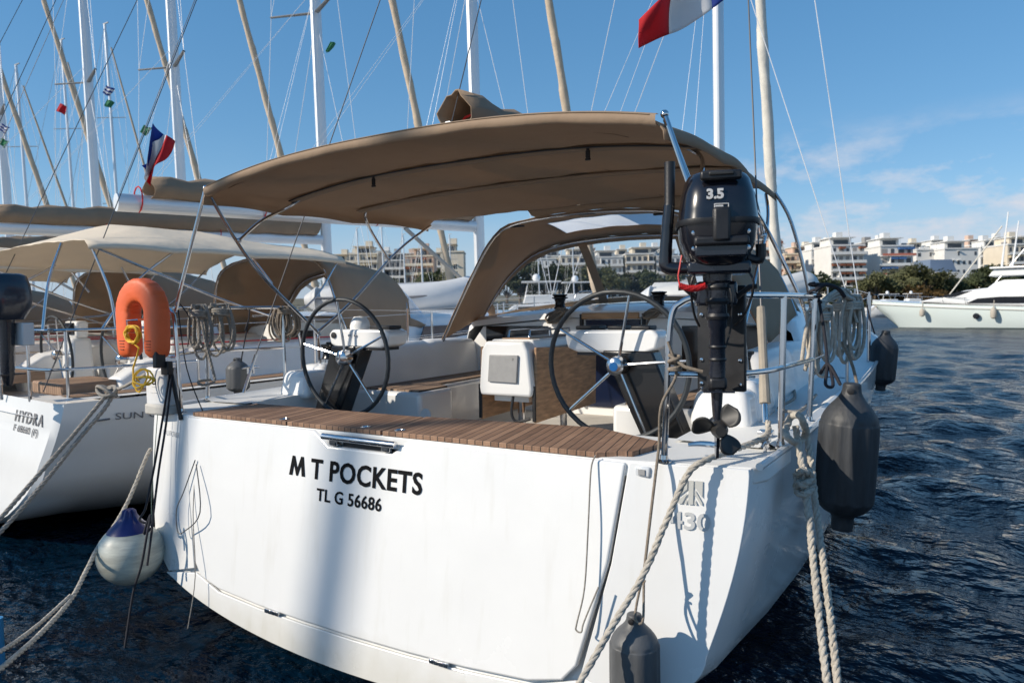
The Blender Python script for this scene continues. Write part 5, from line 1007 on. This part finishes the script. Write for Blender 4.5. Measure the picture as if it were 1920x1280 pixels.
inflatable('white and grey inflatable dinghy with blue print standing between the masts beyond the left wheel', tuple(at(742, 563, D=12.6)+Vector((0, 0, .02))), 2.75, 1.5, .25, YAW+math.radians(4), 0, False, HYPW, HYP, True)
# far yachts of the next pontoon: hull, deck, mast, spreaders, furled sail
def far_yacht(label, u, D, vtop, hl=9.0, furl=True, col=WHITE, grp='sailing yachts on the far pontoon', yaw=0.0):
    b = at(u, 575, D=D); b.z = -.2; t_ = thing('sailing_yacht', label, 'sailing yacht', tuple(b), grp); zt = at(u, vtop, D=D).z; M_ = Matrix.Rotation(yaw, 3, 'Z')
    def P(x, y, z): return b+M_ @ Vector((x, y, z))
    rows = []
    for y, w_, s_ in ((-4.2, 1.3, 1.2), (-2, 1.5, 1.2), (0, 1.5, 1.25), (2, 1.2, 1.35), (3.6, .6, 1.45), (4.6, .05, 1.5)): rows.append([P(w_*k, y, z*s_) for k, z in ((-1, 1), (-.95, .5), (-.7, -.1), (0, -.3), (.7, -.1), (.95, .5), (1, 1))])
    h = MB().grid(rows); h.f.append(tuple(range(7))); h.build('hull', col, t_)
    MB().grid([[P(w_*k, y, s_+.04*(1-k*k)) for k in (-1, 0, 1)] for y, w_, s_ in ((-4.2, 1.3, 1.2), (-2, 1.5, 1.2), (0, 1.5, 1.25), (2, 1.2, 1.35), (3.6, .6, 1.45), (4.6, .05, 1.5))]).build('deck', WHITE2, t_)
    MB().box(P(0, .3, 1.5), (1.8, 3.4, .5), taper=.8).build('cabin', WHITE2, t_, bevel=.06); MB().box(P(0, -2.6, 2.3), (1.9, 1.2, .5), taper=.7).build('spray_hood', CANVAS, t_, bevel=.12)
    lean = Vector((-.012, -.02, 0)); z1 = zt+.2; tp_ = P(0, .4, z1)+lean*z1
    MB().tube([P(0, .4, 1.2), tp_], [.10, .07], 10).build('mast', ALU, t_); MB().box(tp_+Vector((.1, 0, .05)), (.5, .05, .05)).build('masthead', ALUG, t_)
    for f in (.42, .7): c = P(0, .4, 1.2).lerp(tp_, f); MB().tube([c-R0*.85, c, c+R0*.85], .022, 6).build('spreader', ALUG, t_)
    e = P(0, 4.5, 1.5)
    if furl: MB().tube([e, e.lerp(tp_, .5), e.lerp(tp_, .93)], [.09, .075, .04], 8).build('furled_headsail', SAILC, t_)
    for f in (.42, .7):
        c = P(0, .4, 1.2).lerp(tp_, f)
        for s in (1, -1): MB().tube([P(s*1.4, .1, 1.2), c+R0*.85*s, tp_], .010, 4).build('shroud', WIRE, t_)
    MB().tube([P(0, -4.2, 1.2), tp_], .009, 4).build('backstay', WIRED, t_); MB().tube([P(0, .2, 2.6), P(0, -3.2, 2.7)], [.14, .1], 8).build('boom_cover', CANVASD, t_)
    return t_
for u, D, vt, nm in ((52, 40, 128, 'with a low masthead beside the furled sail at far left'), (140, 44, 83, 'with its masthead just left of the thick left mast'), (222, 42, 54, 'with the tallest small mast, just right of the thick left mast')):
    far_yacht('distant yacht %s' % nm, u, D, vt)
for i, (u, D, vt, nm) in enumerate(((672, 75, 428, 'distant yacht with a bare mast left of the grey boom strut'), (718, 70, 415, 'distant yacht with a white mast beside the beige apartment block'), (758, 80, 440, 'distant yacht with a thin mast above the grey dinghy'), (790, 62, 462, 'distant yacht with a short mast near the near awning corner'),
        (845, 85, 440, 'distant yacht with a thin mast behind the white boom end'), (1075, 90, 430, 'distant yacht seen through the left part of the spray hood window'), (1010, 100, 455, 'small distant yacht seen low in the spray hood window'))):
    far_yacht(nm, u, D, vt, furl=False, grp='yachts across the marina')
def small_flag(u, v, D, cols, label, L=.5, H=.35, ang=-.5):
    p = at(u, v, D=D); t_ = thing('small_flag', label, 'flag', tuple(p)); ex = Rv*math.cos(ang)+Uv*math.sin(ang); ez = Uv*math.cos(ang)-Rv*math.sin(ang); flagmesh(p, ex, ez, L, H, cols, t_, amp=.06, seed=int(u), horiz=True)
small_flag(105, 208, 26, (FLAGR,), 'small red flag flying high among the left rigging', .35, .32)
small_flag(192, 174, 20, (FLAGB, FLAGW, FLAGB, FLAGW, FLAGB), 'small blue and white striped flag beside the thick left mast', .24, .24)
small_flag(195, 198, 20, (FLAGG,), 'small green flag below the striped one beside the thick left mast', .2, .2)
small_flag(-3, 243, 20, (FLAGB, FLAGW, FLAGB, FLAGW, FLAGB), 'small blue and white striped flag at the left edge', .28, .2)
small_flag(-3, 270, 20, (FLAGG,), 'small green flag at the left edge below the striped one', .26, .2)
small_flag(610, 96, 16, (FLAGG,), 'small green flag beside the mast left of centre', .10, .25)
small_flag(262, 248, 18, (FLAGG,), 'small green flag behind the striped French flag', .22, .22)
# unseen poles added behind the camera, standing in for masts that shade the transom
for p_, r_, lb in ((Vector((-.12, -.06, .64))-LD*34, .125, 'unseen pole added behind the viewer to shade the transom, nearer the right'), (Vector((-1.68, -.06, .64))-LD*22, .09, 'unseen pole added behind the viewer to shade the transom, nearer the left')):
    t_ = thing('thin_post', lb, 'lamp post', (p_.x, p_.y, .2)); MB().tube([(p_.x, p_.y, .2), (p_.x, p_.y, 1.2), (p_.x, p_.y, 26)], [r_*1.6, r_*1.1, r_*.8], 12).build('post', ALU, t_)
    MB().lathe([(.05, 0), (.22, .1), (.2, .3), (.05, .36)], 16, (p_.x, p_.y, 26)).build('pole_head', ALUG, t_); MB().tube([(p_.x, p_.y, .2), (p_.x, p_.y, .4)], r_*2.2, 12).build('base', CONC, t_)
bp = at(0, 1210, D=4.2); one(MB().tube([bp+Vector((-.03, 0, -.9)), bp+Vector((-.03, 0, .16))], .035, 12), 'mooring_post', mat('post_blue', (.03, .22, .45), .5, var=.2), 'pale blue post standing in the water at the bottom left edge', 'post')
# ================================================================== motor yacht on the right
def motor_yacht():
    b0 = at(1688, 607, D=58); b1 = at(1920, 613, D=52.5); b0.z = b1.z = -.2; ax = (b1-b0).normalized(); pr = Vector((-ax.y, ax.x, 0))
    if pr.dot(CAM-b0) < 0: pr = -pr                                  # towards us
    t_ = thing('motor_yacht', 'large white motor yacht with black windows on the right, bow to the left', 'motor yacht', tuple(b0))
    def P(x, y, z): return b0+ax*x+pr*y+Vector((0, 0, z))
    st = [(-2.1, .05, 2.2, -.0), (-1.2, .7, 2.15, .0), (0, 1.25, 2.08, .35), (2, 1.85, 1.95, 1.1), (5, 2.3, 1.78, 1.8), (9, 2.45, 1.6, 2.1), (14, 2.45, 1.45, 2.15), (19, 2.35, 1.35, 2.1)]; rows = []
    for x, w_, sh, wl in st:
        xb = max(0, x) if x > 0 else 0
        row = []
        for s in (1, -1):
            r_ = [P(x, s*w_, sh), P(x, s*(w_-.01), sh-.25), P(lerp(x, xb, .5), s*lerp(w_, max(wl, .03), .55), sh*.5), P(xb, s*max(wl, .03), 0), P(xb+.3, s*max(wl*.8, .01), -.4)]; row += r_ if s > 0 else r_[::-1]
        rows.append(row)
    h = MB().grid(rows); h.f.append(tuple(range(10))); h.f.append(tuple(70+j for j in range(9, -1, -1))); hm = mat('yacht_hull_white', (.70, .78, .76), .25, coat=.3); hl = h.build('hull', hm, t_, smooth=50)
    MB().tube([P(x, w_+.02, sh-.22) for x, w_, sh, wl in st], .045, 6).build('rub_rail', mat('rail_cream', (.62, .60, .54), .5), t_); MB().grid([[P(max(0, x)-.0, max(wl, .03)+.02, .0), P(max(0, x), max(wl, .03)+.03, .12)] for x, w_, sh, wl in st[1:]]).build('boot_stripe', mat('boot_green', (.03, .05, .05), .5), t_)
    MB().grid([[P(x, s*w_*.98, sh+.02+.12*(1-s*s)) for s in (-1, -.5, 0, .5, 1)] for x, w_, sh, wl in st]).build('deck', WHITE, t_)
    prof = [(1.6, 2.1), (3.2, 2.45), (4.8, 2.9), (6.2, 3.05), (6.6, 3.4), (7.2, 3.6), (19, 3.6), (19, 1.5), (9, 1.7), (5, 1.85)]
    ca = MB().prism(prof, lambda x, z, d: P(x, d, z+(-.0 if abs(d) < 2 else 0)), -1.9, 1.9).build('deckhouse', WHITE, t_, bevel=.22, seg=4)
    MB().prism([(4.9, 2.05), (5.6, 2.4), (7.0, 2.5), (14, 2.45), (18, 2.4), (18, 2.0), (8, 2.0)], lambda x, z, d: P(x, d, z-.12), 1.88, 1.925).build('side_window', DARKWIN, ca)
    MB().prism([(2.9, 2.42), (4.4, 2.82), (5.3, 2.9), (4.2, 2.46)], lambda x, z, d: P(x, d, z-.02), 1.86, 1.92).build('fore_window', DARKWIN, ca); MB().grid([[P(x, s, z) for s in (-1.5, 0, 1.5)] for x, z in ((2.6, 2.36), (4.5, 2.84))]).build('windscreen', DARKWIN, ca)
    fb = MB().prism([(6.2, 3.9), (6.4, 4.2), (6.6, 4.42), (19, 4.42), (19, 3.9)], lambda x, z, d: P(x, d, z), -1.55, 1.55).build('flybridge', mat('flybridge_cover', (.72, .74, .74), .6, bump=.2, bs=2), t_, bevel=.08)
    MB().box(P(12.1, 0, 4.5), (11.6, 3.6, .14), Matrix((ax, pr, (0, 0, 1))).transposed()).build('hardtop', WHITE, t_, bevel=.05)
    for x, z, r in ((6.9, 8.6, .07), (7.55, 7.9, .07)): MB().tube([P(x, .6, 4.5), P(x+.35, .6, z)], [r, r*.6], 8).build('antenna_mast', WHITE, t_)
    MB().tube([P(3.6, 1.2, 2.5), P(6.9, .7, 7.6)], .05, 6).build('outrigger', mat('outrigger_cream', (.6, .56, .48), .5), t_); MB().tube([P(6.5, 1.6, 3.2), P(8.6, 1.0, 6.2)], .03, 6).build('outrigger', ALU, t_)
    pts = [(-2.0, .05, 2.2)]+[(x, w_, sh) for x, w_, sh, _ in st[1:]]
    MB().tube([P(x, w_*.93, sh+.55) for x, w_, sh in pts[:5]], .022, 6).build('bow_rail', STEEL, t_)
    for x in (-1.6, -.6, .6, 1.9, 3.3, 4.8): 
        w_ = float(np.interp(x, [a[0] for a in st], [a[1] for a in st])); s_ = float(np.interp(x, [a[0] for a in st], [a[2] for a in st])); MB().tube([P(x+.12, w_*.93, s_), P(x, w_*.93, s_+.55)], .02, 6).build('rail_post', STEEL, t_)
    MB().lathe([(.2, 0), (.22, .02), (0, .03)], 16, P(5.6, 2.28, .98), Matrix((ax, Vector((0, 0, 1)), pr)).transposed()).build('porthole', DARKWIN, t_)
    for i, (x, r, L) in enumerate(((2.0, .19, .62), (6.7, .20, .85), (11.6, .22, .75))):
        w_ = float(np.interp(x, [a[0] for a in st], [a[1] for a in st])); c = P(x, w_+r*.9, 1.42-L*.25); mb = MB().lathe([(r*.3, -L*.5), (r*.8, -L*.42), (r, -L*.25), (r, L*.2), (r*.75, L*.36), (r*.3, L*.5)], 18, c)
        mb.tube([c+Vector((0, 0, L*.5)), c+Vector((0, 0, L*.5+.5))-pr*.2], .025, 5); one(mb, 'fender', mat('fender_beige', (.45, .40, .33), .7), ('beige fender nearest the bow of the large white motor yacht', 'square-ended beige fender in the middle of the white motor yacht', 'beige fender nearest the right edge on the white motor yacht')[i], 'fender', 'fenders along the white motor yacht')
    for k in range(2): rope_thing([P(-1.6, .1, 1.9), P(-2.6-.6*k, .8, .9), P(-3.4-k, 1.4, -.2)], .03, ROPE, ('upper', 'lower')[k]+' bow mooring rope of the large white motor yacht', 'mooring_line', False, 5)
motor_yacht()
def small_boat(label, u, D, L=7, sc=1, fly=True, yaw=0):
    b = at(u, 580, D=D); b.z = -.2; t_ = thing('motor_boat', label, 'motor boat', tuple(b), 'white motor boats across the marina'); M_ = Matrix.Rotation(YAW+yaw, 3, 'Z')
    def P(x, y, z): return b+M_ @ Vector((x*sc, y*sc, z*sc))
    rows = [[P(x, w_*k, z*s_) for k, z in ((-1, 1), (-.9, .4), (-.6, 0), (0, -.2), (.6, 0), (.9, .4), (1, 1))] for x, w_, s_ in ((-L/2, .1, 1.5), (-L*.38, .8, 1.4), (-L*.1, 1.3, 1.25), (L*.3, 1.35, 1.15), (L/2, 1.3, 1.1))]
    h = MB().grid(rows); h.f.append(tuple(28+j for j in range(7))); h.build('hull', WHITE, t_)
    MB().grid([[P(x, w_*k, s_) for k in (-1, 0, 1)] for x, w_, s_ in ((-L/2, .1, 1.5), (-L*.38, .8, 1.4), (-L*.1, 1.3, 1.25), (L*.3, 1.35, 1.15), (L/2, 1.3, 1.1))]).build('deck', WHITE2, t_)
    MB().prism([(-L*.25, 1.3), (-L*.1, 2.1), (L*.3, 2.2), (L*.36, 1.15)], lambda x, z, d: P(x, d, z), -1, 1).build('cabin', WHITE, t_, bevel=.08); MB().prism([(-L*.12, 1.65), (-L*.06, 2.0), (L*.24, 2.0), (L*.26, 1.65)], lambda x, z, d: P(x, d, z), -1.03, -1.005).build('cabin_window', DARKWIN, t_)
    if fly:
        MB().prism([(-L*.02, 2.2), (0, 2.7), (L*.28, 2.7), (L*.3, 2.2)], lambda x, z, d: P(x, d, z), -.8, .8).build('flybridge', WHITE2, t_, bevel=.06)
        for x in (0, L*.26): MB().tube([P(x, 0, 2.6), P(x+.2, 0, 3.5)], .04, 6).build('arch_post', WHITE, t_)
        MB().box(P(L*.14, 0, 3.5), (L*.34*sc, 1.7*sc, .08), M_).build('hardtop', WHITE2, t_); MB().ball(P(L*.1, 0, 3.75), .25*sc, 8).build('radar_dome', WHITE, t_)
for u, D, sc, lab in ((1655, 105, .95, 'small white motor boat behind the bow of the big motor yacht'), (1700, 120, 1.0, 'low white motor boat partly behind the big motor yacht foredeck'), (700, 95, 1.15, 'white motor boat beyond the grey dinghy, left of the boom strut'), (835, 70, 1.0, 'white motor boat with a radar dome just left of the spray hood'),
        (985, 48, 1.1, 'white motor boat seen through the left pane of the spray hood'), (1060, 60, 1.2, 'white motor boat in the spray hood window next to its dividing strap'), (1585, 110, 1.0, 'white motor boat beneath the white apartment block with brown awnings')): small_boat(lab, u, D, sc=sc)
one(MB().tube([at(850, 560, D=110), at(850, 505, D=110)], .08, 8), 'thin_post', ALU, 'thin pale post on the far shore left of the spray hood', 'lamp post')
# ================================================================== far shore
SH = 205.0
def shore():
    mb = MB(); rows = []
    for d, z in ((SH-6, -1.5), (SH-4, 1.0), (SH+10, 1.6), (SH+40, 3.5), (SH+90, 7), (SH+170, 9), (SH+400, 10)):
        rows.append([at(u, 570, D=d)*1 for u in range(-1400, 3400, 160)])
        for p in rows[-1]: p.z = z+(math.sin(p.x*.05)*.6 if z > 0 else 0)
    o = mb.grid(rows).build('shore_ground', mat('shore_earth', (.14, .125, .08), .95, var=.35, vs=.15), smooth=60); o['kind'] = 'structure'
shore()
BW = mat('render_white', (.70, .69, .66), .8, var=.05, vs=.4); BWO = mat('render_cream', (.66, .58, .46), .8, var=.06, vs=.4); BPK = mat('render_pink', (.58, .42, .33), .8, var=.08, vs=.4); BGR = mat('render_grey', (.30, .29, .28), .8, var=.1, vs=.5)
WIN = mat('far_window', (.05, .06, .075), .15); AWB = mat('awning_brown', (.24, .085, .045), .8, var=.2, vs=.8); AWBL = mat('awning_blue', (.05, .13, .30), .8); BAND = mat('band_red', (.52, .17, .11), .8); ROOFB = mat('roof_blue', (.16, .22, .32), .6); AWC = mat('awning_cream', (.6, .5, .34), .8)
bmesh_cache = {}
def block(label, u0, u1, vtop, D, wall=BW, floors=6, balc=BW, awn=None, bays=4, band=None, pent=True, seed=0, side=0, plain=False, name='apartment_building', vbase=575):
    floors += 1; bays += 1; r = random.Random(seed*7+int(u0)); a = at(u0, 560, D=D); b = at(u1, 560, D=D); W = (b-a).length; ex = (b-a).normalized(); ex.z = 0; ex.normalize(); ey = Vector((-ex.y, ex.x, 0)); zt = at((u0+u1)/2, vtop, D=D).z; zb = 1.2
    o = Vector(((a.x+b.x)/2, (a.y+b.y)/2, zb)); t_ = thing(name, label, 'apartment block', tuple(o)); Hh = zt-zb; fh = Hh/floors; R_ = Matrix((ex, ey, (0, 0, 1))).transposed(); dp = W*.8+4
    def bx(nm, c, s, m, par=t_, bev=0): return MB().box(o+R_ @ Vector(c), s, R_).build(nm, m, par, bevel=bev, smooth=0)
    wl = bx('wall', (0, dp/2, Hh/2), (W*.94, dp, Hh), wall)
    bx('parapet', (0, dp/2, Hh+.35), (W*.97, dp+.6, .5), balc)
    floors_ = floors; bw = W*.94/bays
    for f in range(floors):
        z = f*fh
        if not plain:
            if f:
                bb = bx('balcony', (0, -.75, z+.12), (W*.98, 1.5, .22), balc); bx('balcony_front', (r.uniform(-.02, .02)*W, -1.46, z+.55), (W*.96, .1, .75), band if band and f % 1 == 0 and r.random() < .8 else balc, bb)
            for k in range(bays):
                x = (k-(bays-1)/2)*bw; ww = bw*r.choice((.55, .7, .4)); wh = fh*.62
                bx('window', (x+r.uniform(-.05, .05)*bw, -.02, z+fh*.5), (ww, .12, wh), WIN if r.random() < .8 else BGR)
                if awn and r.random() < .45 and f: bx('awning', (x, -.85, z+fh*.80), (bw*.9, 1.25, fh*.22), awn)
            if r.random() < .5 and f: bx('divider', ((r.randint(1, max(1, bays-1))-bays/2)*bw, -.7, z+fh*.5), (.18, 1.4, fh*.95), wall)
        else:
            for k in range(bays):
                if r.random() < .55: x = (k-(bays-1)/2)*bw; w2 = bx('window', (x, -.02, z+fh*.55), (bw*r.uniform(.25, .5), .12, fh*.4), WIN); (bx('window_hood', (x, -.4, z+fh*.82), (bw*.6, .8, .12), wall, w2) if r.random() < .5 else None)
        if side:
            for k in range(3): bx('window', (side*W*.47, dp*(.2+.3*k), z+fh*.55), (.12, dp*.14, fh*.5), WIN)
    if pent:
        pw = W*r.uniform(.4, .65); px = r.uniform(-.12, .12)*W; pn = bx('penthouse', (px, dp*.5, Hh+1.5), (pw, dp*.6, 2.6), wall); bx('penthouse_roof', (px, dp*.42, Hh+2.95), (pw*1.18, dp*.75, .25), balc, pn); bx('window', (px, dp*.2-.06, Hh+1.5), (pw*.7, .12, 1.5), WIN, pn)
        bx('lift_tower', (px+pw*.2, dp*.6, Hh+4), (2.2, 2.5, 2.4), wall)
    for k in range(r.randint(2, 5)): x = r.uniform(-.42, .42)*W; MB().tube([o+R_ @ Vector((x, dp*.4, Hh)), o+R_ @ Vector((x, dp*.4, Hh+r.uniform(1.5, 4.2)))], .06, 4).build('aerial', BGR, t_)
    for k in range(r.randint(1, 3)): bx('water_heater', (r.uniform(-.4, .4)*W, dp*.3, Hh+1.0), (1.4, .9, .9), r.choice((BGR, BW)))
    return t_
D1 = 240
block('tower-like block with red shutters behind the outboard motor', 1408, 1468, 452, D1, BPK, 6, BW, AWB, 3, seed=1)
block('ochre and pink stepped apartment block right of the outboard motor', 1470, 1522, 478, D1+20, BPK, 5, BWO, AWC, 4, seed=2)
block('white stepped block with rounded balconies left of the brown awnings', 1520, 1562, 470, D1+10, BW, 5, BW, None, 3, seed=3, side=1)
block('broad white apartment block with brown awnings and a roof garden', 1556, 1622, 462, D1-10, BW, 6, BW, AWB, 4, seed=4)
block('dark grey narrow block between two white apartment blocks', 1622, 1650, 470, D1+15, BGR, 6, BGR, AWBL, 2, seed=5)
block('white apartment block with red balcony bands and blue awnings', 1648, 1713, 463, D1-8, BW, 5, BW, AWBL, 3, band=BAND, seed=6)
block('plain white block with small square windows under its flat roof', 1716, 1772, 470, D1+8, BW, 5, BW, None, 4, seed=7, plain=True, pent=False)
block('plain white block with hooded windows and roof towers', 1768, 1835, 468, D1+2, BW, 5, BW, None, 5, seed=8, plain=True)
block('pale block partly behind the motor yacht masts', 1836, 1885, 465, D1+25, BW, 5, BW, None, 4, seed=9)
block('white apartment block at the right edge behind the flybridge', 1886, 1945, 460, D1+5, BWO, 5, BW, AWC, 4, seed=10)
block('beige apartment block left of the grey boom strut', 655, 712, 478, D1, BWO, 6, BWO, AWC, 4, seed=11)
block('tan apartment block at the far left of the centre gap', 612, 662, 492, D1+20, BWO, 5, BWO, None, 4, seed=12)
block('brownish apartment block right of the boom strut', 760, 815, 482, D1+5, BPK, 5, BWO, AWB, 4, seed=13)
block('pinkish cream slab block beside the white boom mast', 826, 872, 474, D1-5, BWO, 5, BWO, None, 3, seed=14, plain=True)
block('grey white block behind the distant masts in the centre gap', 712, 762, 490, D1+30, BGR, 5, BW, None, 4, seed=15)
for i, (u0, u1, vt, nm) in enumerate(((985, 1045, 487, 'first from the left'), (1050, 1110, 481, 'second from the left'), (1115, 1170, 484, 'third from the left'), (1172, 1228, 478, 'fourth from the left'), (1230, 1290, 482, 'fifth from the left'))):
    block('pale block behind the spray hood window, %s' % nm, u0, u1, vt, D1+30, (BW, BWO)[i % 2], 5, BW, None, 4, seed=20+i)
rr_ = random.Random(77); OD = ('first', 'second', 'third', 'fourth', 'fifth', 'sixth', 'seventh', 'eighth', 'ninth', 'tenth', 'eleventh', 'twelfth')
for i, (u0, w_, vt) in enumerate(((1440, 40, 470), (1500, 44, 474), (1545, 34, 466), (1608, 44, 467), (1640, 30, 462), (1700, 36, 468), (1745, 44, 463), (1815, 40, 462), (1860, 42, 458), (1905, 44, 463))):
    block('pale block in the upper row of the right shore, %s from the left' % OD[i], u0, u0+w_, vt, D1+62, (BW, BWO, BW, BPK)[i % 4], 6, BW, (None, AWC, AWB)[i % 3], 3, seed=40+i)
for i, (u0, w_, vt) in enumerate(((640, 40, 487), (700, 44, 484), (745, 36, 488), (800, 40, 486), (1010, 44, 482), (1085, 40, 478), (1150, 44, 480), (1205, 40, 476))):
    block('pale block in the upper row %s, %s from the left' % (('left of the spray hood', OD[i]) if i < 4 else ('behind the spray hood window', OD[i-4])), u0, u0+w_, vt, D1+62, (BWO, BW, BPK)[i % 3], 5, BW, (AWC, None)[i % 2], 3, seed=60+i)
# low buildings at the water
def low(label, u0, u1, v0, v1, D, wall, roof, sign=None):
    a = at(u0, 560, D=D); b = at(u1, 560, D=D); W = (b-a).length; zt = at((u0+u1)/2, v0, D=D).z; o = (a+b)*.5; o.z = 1.2; ex = (b-a).normalized(); R_ = Matrix((ex, Vector((-ex.y, ex.x, 0)), (0, 0, 1))).transposed(); Hh = zt-1.2; t_ = thing('harbour_building', label, 'building', tuple(o))
    wl = MB().box(o+R_ @ Vector((0, 4, Hh*.35)), (W, 8, Hh*.7), R_).build('wall', wall, t_, smooth=0)
    MB().prism([(-W*.52, Hh*.7), (W*.52, Hh*.7), (W*.3, Hh), (-W*.5, Hh)], lambda x, z, d: o+R_ @ Vector((x, d, z)), -.5, 8.5).build('roof', roof, t_, smooth=0)
    for k in range(4): MB().box(o+R_ @ Vector(((k-1.5)*W*.23, -.05, Hh*.35)), (W*.14, .12, Hh*.25), R_).build('window', WIN, t_, smooth=0)
low('low harbour building with a sloping blue grey roof', 1742, 1792, 487, 530, 222, BW, ROOFB); low('low white harbour shed with pale blue panels', 1758, 1806, 510, 535, 212, BW, BW)
# trees on the shore: trunk, limbs and a crown of leaf clumps
def leaf_mat(n, c): return mat(n, c, .8, var=.45, vs=.9, transl=.2)
LM = [leaf_mat('leaves_dark', (.055, .07, .028)), leaf_mat('leaves_olive', (.115, .12, .052)), leaf_mat('leaves_grey', (.14, .14, .085)), leaf_mat('leaves_rust', (.19, .115, .04))]
BARK = mat('bark', (.11, .085, .06), .9, var=.2)
def tree_proto(seed, mt, hh=8.0, wd=7.0, shrub=False):
    r = np.random.default_rng(seed); t_ = thing('pine_tree' if seed % 2 else 'broadleaf_tree', 'tree', 'tree'); tk = MB()
    nl = 7; lobes = []
    if not shrub: tk.tube([(0, 0, 0), (.1, .05, hh*.3), (.05, .1, hh*.62)], [.32, .24, .1], 8)
    for i in range(nl):
        a = i*2.4+r.uniform(0, 1); q = r.uniform(.12, .42)*wd; z = hh*(r.uniform(.42, .85) if not shrub else r.uniform(.3, .7)); c = Vector((q*math.cos(a), q*math.sin(a), z)); lobes.append((c, r.uniform(.17, .28)*wd)); 
        if not shrub: tk.tube([(.08, .05, hh*.3), c*.6+Vector((0, 0, hh*.15)), c], [.14, .09, .04], 6)
    if shrub: tk.tube([(0, 0, 0), (0, 0, hh*.3)], .2, 6)
    tk.build('trunk', BARK, t_); V = []; Fc = []
    for c, R in lobes:
        n = int(260*(R/1.6)**1.4)
        for _ in range(n):
            d = r.normal(0, 1, 3); d /= np.linalg.norm(d); d[2] = d[2]*.75+.1; p = c+Vector(d)*R*(r.uniform(.35, 1.0)**.6)*(1+.22*math.sin(d[0]*5+seed)+.18*math.sin(d[2]*7)); s = r.uniform(.14, .34)
            e1 = Vector(r.normal(0, 1, 3)).normalized(); e2 = e1.orthogonal().normalized(); o = len(V); V += [p-e1*s, p+e2*s*.7, p+e1*s, p-e2*s*.7]; Fc.append((o, o+1, o+2, o+3))
    MB().add(V, Fc).build('crown', mt, t_, smooth=0, flip=False); return t_
TP = [tree_proto(1, LM[0]), tree_proto(2, LM[1], 7.5, 8), tree_proto(3, LM[2], 8, 8), tree_proto(4, LM[0], 9, 6), tree_proto(5, LM[3], 3.2, 8, True)]
TL = ['dark green tree', 'olive green tree', 'grey green tree', 'tall dark tree', 'rust brown shrub']; used = set()
TS = [(1535, 505, 0), (1560, 520, 0), (1592, 535, 3), (1618, 522, 2), (1640, 512, 1), (1665, 502, 2), (1690, 506, 1), (1712, 497, 2), (1735, 494, 1), (1752, 512, 2), (1770, 520, 1), (1700, 537, 4), (1728, 538, 4), (1655, 540, 4), (1795, 522, 0), (1812, 512, 0), (1832, 506, 0), (1850, 498, 3), (1868, 490, 0), (1890, 496, 0), (1915, 500, 3),
      (625, 520, 0), (660, 515, 1), (692, 522, 0), (740, 518, 0), (770, 520, 1), (805, 505, 0), (828, 500, 0), (850, 512, 1), (950, 500, 0), (975, 490, 0), (1000, 482, 3), (1022, 488, 0), (1060, 492, 0), (1085, 498, 1), (1120, 505, 0), (1150, 500, 1), (1185, 503, 0), (1215, 500, 0), (1250, 505, 1), (1480, 512, 0), (1505, 508, 1)]
WH = ['behind the furled white headsail', 'below the white stepped block', 'below the brown awnings']
for i, (u, vt, k) in enumerate(TS):
    o = TP[k] if k not in used else copy_tree(TP[k]); used.add(k); D = SH+2+(i*7 % 14); p = at(u, 565, D=D); zt = at(u, vt, D=D).z; h0 = (8.0, 7.5, 8, 9, 3.2)[k]; p.z = 1.0; s = (zt-1.0)/(h0*.98); o.location = p; sw = max(.75, min(1.5, s)); o.scale = (sw, sw, s); o.rotation_euler = (0, 0, i*1.3); o['group'] = 'trees along the far shore'
    side = 'right of the spray hood' if u > 1300 else 'behind the spray hood window' if u > 900 else 'left of the spray hood'
    pool = [q for q in TS if q[2] == k and (q[0] > 1300) == (u > 1300) and (q[0] > 900) == (u > 900)]; pool.sort(); od = ['first', 'second', 'third', 'fourth', 'fifth', 'sixth', 'seventh', 'eighth', 'ninth', 'tenth'][pool.index((u, vt, k))]
    o['label'] = '%s on the far shore %s, %s from the left' % (TL[k], side, od)
# low scrub and the far rise behind the houses
sc_ = MB(); r = np.random.default_rng(9); V = []; Fc = []
for _ in range(9000):
    u = r.uniform(520, 2050); D = r.uniform(SH-1, SH+12); p = at(u, 565, D=D); p.z = 1.0+abs(r.normal(0, 1.0))*(1+.6*math.sin(u*.05)); s = r.uniform(.2, .45); e1 = Vector(r.normal(0, 1, 3)).normalized(); e2 = e1.orthogonal().normalized(); o = len(V); V += [p-e1*s, p+e2*s*.7, p+e1*s, p-e2*s*.7]; Fc.append((o, o+1, o+2, o+3))
tag(MB().add(V, Fc).build('shore_scrub', LM[1], smooth=0, flip=False), 'low green scrub along the far waterline', 'scrub', kind='stuff')
for o in bpy.data.objects:
    if '_o' in o: del o['_o']
